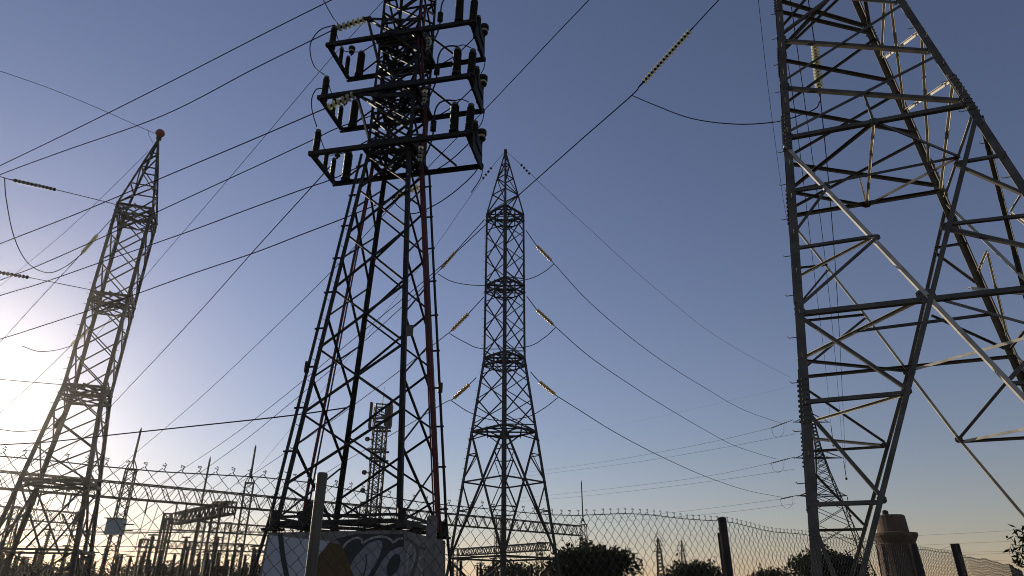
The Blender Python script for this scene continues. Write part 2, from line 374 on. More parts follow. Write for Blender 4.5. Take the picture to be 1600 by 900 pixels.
# ------------------------------------------------------------------ CROSSARM TOWER: dark tower with three crossarms on a painted plinth
MT = Tower(-3.19, 15.0, R(11.5), 1.5582, 0.0763, 0.62)
mt = thing('lattice_tower', MT.C, 'dark lattice tower with three stacked crossarms crowded with insulators, on the graffiti plinth', 'tower', 'lattice towers')
MZT = 21.5
for k, (i, j) in K.items():
    b = MB()
    for z0, z1 in ((2.7, 12.3), (12.3, MZT)): b.leg(MT.c(i, j, z0), MT.c(i, j, z1), -i * MT.e1, -j * MT.e2, .105 if z0 < 5 else .075, .014)
    lg = b.build('leg', 'dark', mt)
    b = MB(); p = MT.c(i, j, 2.78); b.box(p - MT.e1 * .17, p + MT.e1 * .17, .3, .05); b.tube([p, p + V(0, 0, .35)], .09, 8); b.build('foot_bracket', 'dark', mt)
MF = {f: MT.face(f) for f in 'FBSW'}
EDG = dict(F=('L', 'R'), B=('N', 'M'), S=('R', 'M'), W=('L', 'N'))
def mbrace(f, z0, z1, w=.046, both=True):
    A, B = EDG[f]; n = MF[f][1]
    b = MB(); b.angle(MT.c(*K[A], z0), MT.c(*K[B], z1), n, w, .009, 1, .004); b.build('brace', 'dark', mt)
    b = MB(); b.angle(MT.c(*K[B], z0), MT.c(*K[A], z1), n, w, .009, -1, -.03); b.build('brace', 'dark', mt)
fz = [3.65, 5.17, 6.70, 8.24, 9.8, 11.2, 12.35]; szs = [2.95, 4.44, 5.96, 7.47, 9.06, 10.55, 12.0]
for f in 'FB':
    for z0, z1 in zip(fz, fz[1:]): mbrace(f, z0, z1)
    A, B = EDG[f]; mid = (MT.c(*K[A], 2.95) + MT.c(*K[B], 2.95)) / 2
    for q in (A, B): b = MB(); b.angle(MT.c(*K[q], 3.65), mid, MF[f][1], .046, .008); b.build('brace', 'dark', mt)
for f in 'SW':
    for z0, z1 in zip(szs, szs[1:]): mbrace(f, z0, z1)
def ring(b, T, z, w, X=True, grow=0.0):
    cs = [T.c(i, j, z, grow) for i, j in ((-1, -1), (1, -1), (1, 1), (-1, 1))]
    mids = [(cs[q] + cs[(q + 1) % 4]) / 2 for q in range(4)]
    for q in range(4):
        n = nrm(mids[q] - (T.C + V(0, 0, z))); b.angle(cs[q], cs[(q + 1) % 4], n, w, w * .13)
        if X: b.angle(mids[q], mids[(q + 1) % 4], V(0, 0, 1), w * .8, w * .11)
    if X:
        b.angle(cs[0], cs[2], V(0, 0, 1), w * .8, w * .1, 1, .01); b.angle(cs[1], cs[3], V(0, 0, 1), w * .8, w * .1, 1, -.03)
b = MB(); ring(b, MT, 2.90, .085, True, .02); ring(b, MT, 3.02, .05, False, .04); b.build('base_frame', 'dark', mt)
zz = 12.35
ups = {f: MB() for f in 'FBSW'}
while zz < MZT - .9:
    for f in 'FBSW':
        A, B = EDG[f]; n = MF[f][1]; n = nrm(V(n[0], n[1], 0)); zo = .0 if f in 'FB' else .45
        ups[f].angle(MT.c(*K[A], zz + zo), MT.c(*K[B], zz + zo + .95), n, .05, .007); ups[f].angle(MT.c(*K[B], zz + zo), MT.c(*K[A], zz + zo + .95), n, .05, .007, -1, -.03)
        if f in 'FB': ups[f].angle(MT.c(*K[A], zz), MT.c(*K[B], zz), n, .05, .007, 1, .01)
    zz += .95
for f in 'FBSW': ups[f].build('upper_bracing', 'dark', mt)
LEVELS = [12.5, 14.45, 16.45]; LVN = ['lowest', 'middle', 'topmost']
for z in LEVELS:
    b = MB(); b2 = MB()
    for y in (-.74, .74):
        p0 = MT.loc(-2.25, y, z); p1 = MT.loc(2.28, y, z)
        b.prism([(-.05, -.06), (.05, -.06), (.05, -.047), (-.037, -.047), (-.037, .047), (.05, .047), (.05, .06), (-.05, .06)], p0, p1, MT.e2 * (1 if y < 0 else -1), V(0, 0, 1))
    xa = b.build('crossarm', 'dark', mt)
    for x in (-2.18, 2.21, -.66, .66):
        b2 = MB(); b2.box(MT.loc(x, -.665, z), MT.loc(x, .665, z), .10, .10); b2.build('end_rail' if abs(x) > 1 else 'cross_rail', 'dark', xa)
    for x in (-1.0, 1.0):                                  # stays from the body to the beams
        b2 = MB(); b2.angle(MT.loc(.62 * x, -.62, z + 1.15), MT.loc(-.62 * x, -.60, z - .15), -MT.e2, .08, .01); b2.angle(MT.loc(.62 * x, .62, z + 1.15), MT.loc(-.62 * x, .60, z - .15), MT.e2, .08, .01); b2.angle(MT.loc(.62 * x, .60, z + 1.1), MT.loc(.62 * x, -.60, z - .1), MT.e1 * x, .075, .01)
        b2.angle(MT.loc(.62 * x, -.62, z + .62), MT.loc(-.3 * x, .62, z + .62), V(0, 0, 1), .065, .01); b2.angle(MT.loc(.62 * x, .2, z + .9), MT.loc(-.62 * x, -.3, z + .3), V(0, 0, 1), .06, .01)
        b2.build('stay', 'dark', mt)
    b = MB(); ring(b, MT, z - .14, .09, True); ring(b, MT, z + .25, .07, True)
    for x0, y0 in ((-.62, -.62), (.62, -.62), (.62, .62), (-.62, .62)): b.angle(MT.loc(x0, y0, z + .25), MT.loc(0, 0, z - .14), V(0, 0, 1), .06, .008)
    b.angle(MT.loc(-.62, .62, z + 1.0), MT.loc(-1.9, .74, z + .1), MT.e2, .06, .008); b.angle(MT.loc(.62, .62, z + 1.0), MT.loc(1.5, .74, z + .1), MT.e2, .05, .008)
    b.build('diaphragm', 'dark', mt)
# tension brackets that hold the strain strings
tips = []
for (px, py), z in (((574, 29), 17.6), ((556, 147), 14.8)):
    t = onplane(px, py, MT.loc(0, -.95, 0), MT.e2); tips.append(t)
    b = MB()
    for q in ((-1, -1), (1, -1)):
        b.angle(t, MT.c(*q, t[2] - .05), V(0, 0, 1), .09, .01); b.angle(t, MT.c(*q, t[2] - 1.3), V(0, 0, -1), .09, .01)
    b.box(t - MT.e1 * .12, t + MT.e1 * .12, .1, .06); b.build('tension_bracket', 'dark', mt)
b = MB(); p = MT.on(K['R'], 526) - MT.e2 * .02 + MT.e1 * .10; b.box(p, p + V(0, 0, .26), .16, .02, MT.e2); b.build('number_plate', 'galv', mt)
b = MB()
for k in ('L', 'R'):
    for z in np.arange(3.4, 12, .5):
        b = MB(); p = MT.c(*K[k], z); b.tube([p, p - MT.e2 * .12], .008, 4); b.build('step_bolt', 'dark', mt)

# plinth with its painting
def PL(i, j, z): h = 1.405 + (2.78 - z) * .04 + .0; return MT.C + MT.e1 * i * h + MT.e2 * j * h + V(0, 0, z)
pr = thing('concrete_plinth', MT.C, 'tall concrete plinth with white, ochre and black graffiti under the dark crossarm tower', 'plinth')
b = MB(); vs = [PL(i, j, z) for z in (0, 2.72) for i, j in ((-1, -1), (1, -1), (1, 1), (-1, 1))]
b.add(vs, [(0, 1, 5, 4), (1, 2, 6, 5), (2, 3, 7, 6), (3, 0, 4, 7), (4, 5, 6, 7), (3, 2, 1, 0)]); b.build('wall', 'conc', pr)
pf = (PL(-1, -1, 1.5), nrm(np.cross(PL(1, -1, 0) - PL(-1, -1, 0), PL(-1, -1, 2.7) - PL(-1, -1, 0)))); pf = (pf[0], pf[1] if pf[1] @ MT.e2 < 0 else -pf[1])
ps = (PL(1, -1, 1.5), nrm(np.cross(PL(1, 1, 0) - PL(1, -1, 0), PL(1, -1, 2.7) - PL(1, -1, 0)))); ps = (ps[0], ps[1] if ps[1] @ MT.e1 > 0 else -ps[1])
def paint(name, m, polys, off, pl=None):
    pl = pl or pf; b = MB()
    for P in polys: b.sheet([onplane(x, y, *pl) for x, y in P], pl[1], off, .002)
    return b.build(name, m, pr)
def crop4(P): return [(400 + x / 4.5, 700 + y / 4.5) for x, y in P]
def circ(cx, cy, rx, ry, rot=0, n=26, a0=0, a1=360):
    o = []
    for q in range(n):
        t = R(a0 + (a1 - a0) * q / (n - (0 if a1 - a0 >= 360 else 1))); x, y = rx * math.cos(t), ry * math.sin(t); c_, s_ = math.cos(R(rot)), math.sin(R(rot))
        o.append((cx + x * c_ - y * s_, cy + x * s_ + y * c_))
    return o
def band(pts, w0):
    pts = spline([V(x, y) for x, y in pts], 6); o = []; q_ = []
    for i, p in enumerate(pts):
        d = nrm(pts[min(i + 1, len(pts) - 1)] - pts[max(i - 1, 0)]); nn = V(-d[1], d[0]) * w0 / 2
        o.append(tuple(p + nn)); q_.append(tuple(p - nn))
    return [[o[i], o[i + 1], q_[i + 1], q_[i]] for i in range(len(pts) - 1)]
paint('white_paint', 'white', [crop4([(96, 612), (350, 640), (520, 655), (440, 760), (410, 850), (405, 1100), (0, 1100)])], .003)
paint('ochre_paint', 'ochre', [crop4([(520, 665), (600, 680), (640, 770), (690, 900), (720, 1100), (405, 1100), (410, 850), (440, 760)])], .004)
paint('black_paint', 'pblack', [crop4([(560, 640), (700, 605), (1040, 605), (1040, 1100), (720, 1100), (690, 900), (640, 770), (600, 680)])], .0045)
paint('black_paint', 'pblack', [crop4(P) for P in band([(172, 600), (182, 700), (200, 820), (216, 900), (235, 1050)], 36)], .006)
paint('painted_letter', 'pwhite', [crop4(P) for c in ([(610, 705), (640, 665), (700, 632), (742, 640), (752, 675)], [(752, 672), (800, 640), (880, 622), (940, 640), (968, 668)], [(968, 664), (1000, 640), (1036, 634)]) for P in band(c, 15)], .0068)
paint('painted_letter', 'pgrey', [crop4([(662, 835), (690, 780), (730, 730), (790, 672), (850, 648), (886, 655), (890, 690), (872, 750), (845, 810), (815, 855), (790, 900), (770, 1000), (700, 1000), (690, 900)])], .0068)
paint('painted_letter', 'pgrey', [crop4([(800, 1000), (815, 930), (850, 860), (890, 790), (940, 730), (1000, 698), (1039, 694), (1039, 880), (1020, 960), (980, 1000)])], .0068)
paint('black_paint', 'pblack', [crop4(circ(968, 822, 40, 84, 22)), ], .009)
paint('black_paint', 'pblack', [crop4(P) for P in band([(772, 745), (778, 800), (770, 850), (755, 905)], 9)], .009)
for c in ([(1062, 800), (1068, 730), (1092, 680), (1116, 700), (1112, 780), (1090, 850), (1068, 880), (1060, 840), (1062, 800)], [(1182, 770), (1160, 765), (1140, 800), (1150, 850), (1168, 860), (1160, 905), (1140, 930)]): paint('painted_letter', 'pgrey', [crop4(P) for P in band(c, 16)], .004, ps)
paint('black_paint', 'pblack', [crop4(P) for c in ([(1050, 640), (1090, 655), (1130, 700), (1130, 790), (1105, 870), (1080, 940)], [(1150, 700), (1200, 720), (1195, 800), (1180, 900)]) for P in band(c, 20)], .006, ps)

# ------------------------------------------------------------------ insulators and arresters
def sheds(n, r0, r1, h, z0=0.0):
    o = []
    for q in range(n):
        a = z0 + h * q / n; b_ = h / n; o += [(r0, a), (r1, a + b_ * .25), (r1 * .93, a + b_ * .5), (r0, a + b_ * .62)]
    return o + [(r0, z0 + h)]
UNIT = {}
def arrester(h, r, name, n=14):
    t = thing(name, (0, 0, 0), 'x', 'insulator')
    b = MB(); b.lathe([(r * 1.15, 0), (r * 1.15, .05), (r * .8, .06), (r * .8, .10)]); b.build('base', 'dark', t)
    b = MB(); b.lathe(sheds(n, r * .62, r, h * .82, .10), n=14); b.build('shed_stack', 'porc', t, True)
    b = MB(); z = .10 + h * .82; b.lathe([(r * .75, z), (r * .75, z + .07), (r * .3, z + .09), (r * .3, z + h * .12), (r * .12, z + h * .13)]); b.build('cap', 'galv', t)
    return t
def post_head():
    t = thing('glass_insulator', (0, 0, 0), 'x', 'insulator')
    b = MB(); b.lathe([(.03, 0), (.03, .1), (.10, .12), (.11, .16), (.05, .19), (.05, .22)]); b.build('pin', 'dark', t)
    b = MB(); b.lathe([(.04, .2), (.09, .21), (.10, .245), (.05, .26)]); b.build('glass_cap', 'glass', t, True); b = MB(); b.lathe([(.05, .255), (.13, .28), (.13, .40), (.08, .44), (.03, .45)]); b.build('hood', 'dark', t)
    return t
protoA = arrester(.80, .095, 'surge_arrester', 10); protoB = arrester(1.0, .125, 'cable_termination', 18); protoG = post_head()
used = set()
def place(proto, loc, label, group, tilt=None, s=1.0, cat='insulator'):
    rot = Quaternion((0, 0, 1), 0.0) if tilt is None else Vector((0, 0, 1)).rotation_difference(Vector(tilt))
    rot = rot @ Quaternion((0, 0, 1), random.uniform(0, 6))
    if proto.name not in used:
        used.add(proto.name); o = proto; o.location = tuple(loc); o.rotation_mode = 'QUATERNION'; o.rotation_quaternion = rot; o.scale = (s,) * 3; o['label'] = label; o['group'] = group
    else: o = dup(proto, loc, rot, s, label, group)
    o['category'] = cat; return o
GA = 'surge arresters on the crossarms'
for li, z in enumerate(LEVELS):
    zt = z + .065; nm = LVN[li]
    for sp_n, y, hs in (('near corner', -.55, 1.05), ('middle', .05, .72), ('far corner', .5, .8)):
        place(protoA, MT.loc(-2.18, y, zt), f'slim black arrester at the {sp_n} of the {nm} crossarm\'s sun-facing end rail', GA, s=hs, cat='arrester')
    place(protoB, MT.loc(-1.86, .74, z + .09), f'thick black cable termination on the sun-facing half of the {nm} crossarm', 'cable terminations on the crossarms', cat='termination')
    place(protoB, MT.loc(1.85, -.74, z + .09), f'thick black cable termination on the {nm} crossarm half away from the sun', 'cable terminations on the crossarms', s=.95, cat='termination')
    for sp_n, y, hs in (('near corner', -.6, 1.2), ('middle', -.1, 1.0), ('far corner', .42, 1.0)):
        place(protoA, MT.loc(2.21, y, zt), f'slim black arrester at the {sp_n} of the {nm} crossarm\'s shaded end rail', GA, (.05, 0, 1), hs, cat='arrester')
    place(protoG, MT.loc(2.36, .2, z + .35), f'small glass capped insulator jutting past the shaded end of the {nm} crossarm', 'glass capped insulators on the crossarm ends', s=1.05)
    place(protoG, MT.loc(-1.95, .25, z + .5), f'small glass capped insulator above the sun-facing end of the {nm} crossarm', 'glass capped insulators on the crossarm ends', s=.8)
# hanging plates between the end rails on the shaded side
    b = MB(); b.box(MT.loc(2.30, -.55, z - .1), MT.loc(2.30, .45, z - .1), .05, .5); b.box(MT.loc(2.30, -.3, z + .2), MT.loc(2.30, .3, z + .2), .12, .35)
    o = b.build('switch_box', 'dark'); tag(o, f'dark switch box hung on the shaded end rail of the {nm} crossarm', 'switch box', 'switch boxes on the crossarms')

# strain and suspension strings: unit string 1 m long along +Z
def make_string(n, r, dm='glass', name='insulator_string'):
    t = thing(name, (0, 0, 0), 'x', 'insulator string')
    b = MB(); b.tube([(0, 0, 0), (0, 0, .06)], r * .2, 6); b.tube([(0, 0, .94), (0, 0, 1)], r * .25, 6); b.tube([(0, 0, .05), (0, 0, .95)], r * .12, 6); b.build('fitting', 'dark', t)
    b = MB(); z0 = .06; st = .88 / n
    b.lathe([(r * .15, z0), (r, z0 + st * .15), (r * .97, z0 + st * .34), (r * .45, z0 + st * .55), (r * .2, z0 + st * .85)], n=12)
    d0 = b.build('insulator_disc', dm, t, True)
    c = MB(); c.lathe([(r * .40, z0 + st * .45), (r * .48, z0 + st * .6), (r * .34, z0 + st * .98)], n=8); c0 = c.build('disc_cap', 'dark', d0)
    for q in range(1, n):
        d = d0.copy(); COL.objects.link(d); d.parent = t; d.location = (0, 0, st * q)
        e = c0.copy(); COL.objects.link(e); e.parent = d
    return t
STR = {}
def string(p0, p1, label, n, r, group, dm='glass'):
    p0 = V(*p0); p1 = V(*p1); L = float(np.linalg.norm(p1 - p0))
    rot = Vector((0, 0, 1)).rotation_difference(Vector(tuple(p1 - p0)))
    key = (n, round(r / L, 2), dm)
    if key not in STR:
        t = make_string(n, r / L, dm); STR[key] = t; t.location = tuple(p0); t.rotation_mode = 'QUATERNION'; t.rotation_quaternion = rot; t.scale = (L,) * 3; t['label'] = label; t['group'] = group
        return t
    return dup(STR[key], p0, rot, L, label, group)

# ------------------------------------------------------------------ wires
def wpts(pts, Y0, Y1):
    """pixels along a span -> points, depth perspective-correct between the two ends"""
    d = [0.0]
    for a, b_ in zip(pts, pts[1:]): d.append(d[-1] + math.hypot(b_[0] - a[0], b_[1] - a[1]))
    k0 = Y0 / ray(*pts[0])[1]; k1 = Y1 / ray(*pts[-1])[1]
    o = []
    for p, s_ in zip(pts, d):
        t = s_ / d[-1]; k = 1 / ((1 - t) / k0 + t / k1); o.append(V(0, 0, CAMZ) + ray(*p) * k)
    return o
def wire(name, pts, Y0, Y1, r, label, cat, group=None, m='wire'):
    P = spline(wpts(pts, Y0, Y1), 7); b = MB(); b.tube(P, r, 5); o = b.build(name, m); tag(o, label, cat, group); return P
def cable3(name, P, r, label, cat, group=None, m='black', n=6):
    b = MB(); b.tube(spline(P, 6), r, n); o = b.build(name, m); tag(o, label, cat, group); return o
DW = V(math.sin(R(-65.6)), math.cos(R(-65.6)), 0); NW = V(DW[1], -DW[0], 0)     # heading of the line leaving the crossarm tower
def linewire(P0, pts, label, r=.017):
    P = [V(*P0)] + [onplane(x, y, V(*P0), NW) for x, y in pts]; b = MB(); b.tube(spline(P, 7), r, 5); o = b.build('power_line', 'wire'); tag(o, label, 'power line', 'conductors leaving the crossarm tower'); return P
GS = 'glass insulator strings'
# upper and middle strain strings of the crossarm tower, with the lines they hold
e = onplane(522, 46, tips[0], NW); string(tips[0], e, 'sunlit glass strain string at the top of the crossarm tower bracket', 6, .11, GS)
linewire(e, [(400, 106), (256, 180), (100, 236), (0, 273), (-160, 337)], 'thick conductor held by the uppermost sunlit glass string, dropping toward the sun')
e2_ = onplane(507, 170, tips[1], NW); string(tips[1], e2_, 'sunlit glass strain string beside the middle crossarm', 6, .11, GS)
linewire(e2_, [(400, 216), (253, 278), (120, 334), (0, 381), (-160, 445)], 'conductor held by the glass string beside the middle crossarm')
q = onplane(530, -6, MT.loc(-1.2, -.9, 0), NW)
linewire(q, [(420, 49), (260, 131), (120, 201), (0, 259), (-160, 335)], 'highest conductor crossing the top corner of the sky toward the sun')
q = MT.loc(-.62, .62, 14.9)
linewire(q, [(530, 199), (490, 218), (400, 260), (313, 300), (166, 368), (60, 415), (0, 438), (-150, 498)], 'conductor passing behind the lowest crossarm tip toward the sun')
q = MT.loc(-.62, .64, 13.3)
linewire(q, [(526, 277), (470, 297), (380, 330), (300, 360), (157, 410), (60, 444), (0, 462), (-150, 512)], 'conductor leaving just under the lowest crossarm toward the sun')
sB0 = onplane(657, 291, MT.loc(0, .9, 0), MT.e2); sB1 = onplane(612, 310, sB0, NW)
string(sB0, sB1, 'small glass strain string behind the crossarm tower, under the lowest crossarm', 5, .10, GS)
linewire(sB1, [(540, 340), (470, 367), (400, 394), (300, 428), (217, 458), (136, 486), (60, 511), (0, 530), (-150, 575)], 'lowest of the conductors running from the crossarm tower toward the sun')
wire('jumper_cable', [(612, 310), (624, 324), (645, 334), (680, 320), (712, 298), (740, 272), (752, 252)], 16, 15.2, .016, 'jumper cable looping from the small rear glass string up to the lowest crossarm', 'cable')
wire('power_line', [(541, 637), (500, 643), (430, 652), (300, 666), (170, 680), (80, 690), (0, 695), (-90, 700)], 15.5, 20, .018, 'nearly level cable tied to the crossarm tower well below its crossarms', 'power line')
for P, lb in (([(505, 0), (520, 27), (530, 40)], 'short jumper curving in from the top of the frame onto the topmost crossarm'),
              ([(523, 39), (500, 47), (486, 66), (485, 85), (492, 105), (507, 117)], 'curved jumper from the topmost crossarm down to the middle one'),
              ([(506, 138), (494, 140), (487, 155), (488, 175), (495, 198)], 'curved jumper from the middle crossarm down to the lowest one')):
    wire('jumper_cable', P, 14.4, 14.6, .016, lb, 'cable', 'jumpers on the sun-facing side of the crossarms', 'black')
for li, z in enumerate(LEVELS):
    nm = LVN[li]
    a = MT.loc(1.85, -.74, z + 1.14)
    cable3('jumper_cable', [a, MT.loc(1.6, -.74, z + 1.2), MT.loc(1.4, -.74, z + 1.13), MT.loc(1.3, -.74, z + .9), MT.loc(1.28, -.74, z + .6), MT.loc(1.25, -.74, z - .1), MT.loc(.95, -.7, z - .9)], .022, f'black cable bending from the {nm} crossarm\'s shaded termination down to the leg', 'cable', 'cables below the shaded terminations')
    b = MB(); b.lathe(sheds(4, .04, .085, .36), MT.loc(1.275, -.74, z + .22), V(0, 0, 1)); o = b.build('line_insulator', 'porc', None, True); tag(o, f'small ribbed insulator threaded on the cable above the {nm} crossarm', 'insulator', 'line insulators on the drop cables')
    b = a - V(0, 0, .02); cable3('jumper_cable', [a, MT.loc(2.0, -.7, z + 1.2), MT.loc(2.2, -.6, z + 1.15)], .014, f'short jumper linking termination and corner arrester on the shaded end of the {nm} crossarm', 'cable', 'short jumpers on the shaded crossarm ends')
    cable3('jumper_cable', [MT.loc(2.2, .4, z + .95), MT.loc(1.9, .6, z + .75), MT.loc(1.3, .68, z + .25), MT.loc(.75, .66, z - .1)], .018, f'slanting black cable from the shaded end rail of the {nm} crossarm to the tower body', 'cable', 'slanting cables on the shaded side')
    cable3('jumper_cable', [MT.loc(-1.86, .74, z + 1.1), MT.loc(-1.4, .72, z + 1.35), MT.loc(-.9, .7, z + 1.5), MT.loc(-.66, .66, z + 1.2), MT.loc(-.64, .66, z + .5)], .018, f'black cable from the {nm} crossarm\'s sun-facing termination into the tower', 'cable', 'cables above the sun-facing terminations')
    cable3('jumper_cable', [MT.loc(-2.18, -.55, z + .95), MT.loc(-2.15, -.3, z + .65), MT.loc(-2.1, 0, z + .5), MT.loc(-2.0, .35, z + .75), MT.loc(-1.86, .74, z + 1.1)], .014, f'drooping jumper linking the arresters on the sun-facing end of the {nm} crossarm', 'cable', 'jumpers between the sun-facing arresters')
    cable3('jumper_cable', [MT.loc(2.28, .7, z - .05), MT.loc(2.2, .8, z - .35), MT.loc(1.9, .95, z - .7)], .014, f'tail of cable hanging from the far shaded corner of the {nm} crossarm', 'cable', 'cable tails on the shaded corners')
    s0 = MT.loc(.80, -.3, z + .15); string(s0, s0 - V(0, 0, .62), f'small hanging string of glass discs beside the red cables under the {nm} crossarm', 4, .075, 'small glass strings beside the red cables')
# red and black cables down the crossarm tower
def fp(f, t, z, out=.05):
    A, B = EDG[f]; n = MF[f][1]; return MT.c(*K[A], z) * (1 - t) + MT.c(*K[B], z) * t + V(n[0], n[1], 0) * out
for dx, lb in ((0, 'red cable clamped along the sun-facing side of the crossarm tower'), (.075, 'slim red cable beside the thick one on the sun-facing side of the crossarm tower')):
    cable3('power_cable', [fp('W', .43 + dx, z, .05) for z in (17.5, 14.5, 12.2, 9, 6, 3.75)] + [fp('W', .45 + dx, 3.2), fp('W', .5 + dx, 2.7, .1)], .036 if dx == 0 else .02, lb, 'cable', 'red cables on the crossarm tower', 'red')
for q, (t, r_) in enumerate(((.82, .036), (.90, .03), (.74, .02))):
    cable3('power_cable', [MT.loc(.62 + .05 * (q % 2), -.3 - .15 * q, z) for z in (17.8, 16.0)] + [fp('S', t - .18 * (1 - (12.3 - min(z, 12.3)) / 9.3), z) for z in (14.2, 12.2, 10, 8, 6, 4.2, 3.1, 2.86)], r_, ('thickest red cable on the shaded side of the crossarm tower', 'red cable hard against the shaded outer leg of the crossarm tower', 'thinnest red cable on the shaded side of the crossarm tower')[q], 'cable', 'red cables on the crossarm tower', 'red')
def legline(k, offx, offy, zs): return [MT.c(*K[k], z) + MT.e1 * offx + MT.e2 * offy for z in zs]
cable3('cable_conduit', legline('L', -.16, .05, (12.4, 10, 8, 6, 4, 3)) + [MT.c(-1, -1, 1.5) + MT.e1 * -.22, MT.c(-1, -1, .0) + MT.e1 * -.26], .036, 'black conduit running beside the sun-facing outer leg of the crossarm tower', 'conduit', 'conduits along the outer legs')
cable3('cable_conduit', legline('M', .14, -.05, (12.4, 10, 8, 6, 4, 3)) + [MT.c(1, 1, 1.5) + MT.e1 * .2, MT.c(1, 1, .0) + MT.e1 * .24], .036, 'black conduit running beside the shaded outer leg of the crossarm tower', 'conduit', 'conduits along the outer legs')
cable3('cable_conduit', legline('M', -.02, -.16, (12.4, 10, 8, 6, 4, 2.8)), .05, 'thick black conduit between the red cables and the shaded leg', 'conduit', 'conduits along the outer legs')
for z in np.arange(3.4, 12.2, .95):
    for k, ox in (('L', -.16), ('M', .14)):
        b = MB(); p = MT.c(*K[k], z); b.box(p, p + MT.e1 * ox * 1.3, .03, .04)
        if abs(z - 6.25) < .1: b.tube([p + MT.e1 * ox + V(0, 0, -.12), p + MT.e1 * ox + V(0, 0, .12)], .06, 8)
        b.build('conduit_clamp', 'dark', mt)
# cable box cluster at the foot of the red cables
b = MB(); p = fp('W', .5, 3.05, .0)
for dx, dz, s_ in ((0, 0, .16), (.2, .1, .12), (-.18, .05, .13), (.05, .28, .10)): b.tube([p + MT.e2 * dx + V(0, 0, dz - .15), p + MT.e2 * dx + V(0, 0, dz + .15)], s_, 8)
b.tube([p - MT.e2 * .4 + V(0, 0, .1), p + MT.e2 * .4 + V(0, 0, .18)], .07, 7); o = b.build('cable_joint', 'black'); tag(o, 'lumpy black cable joint at the foot of the red cables above the white paint', 'cable joint')

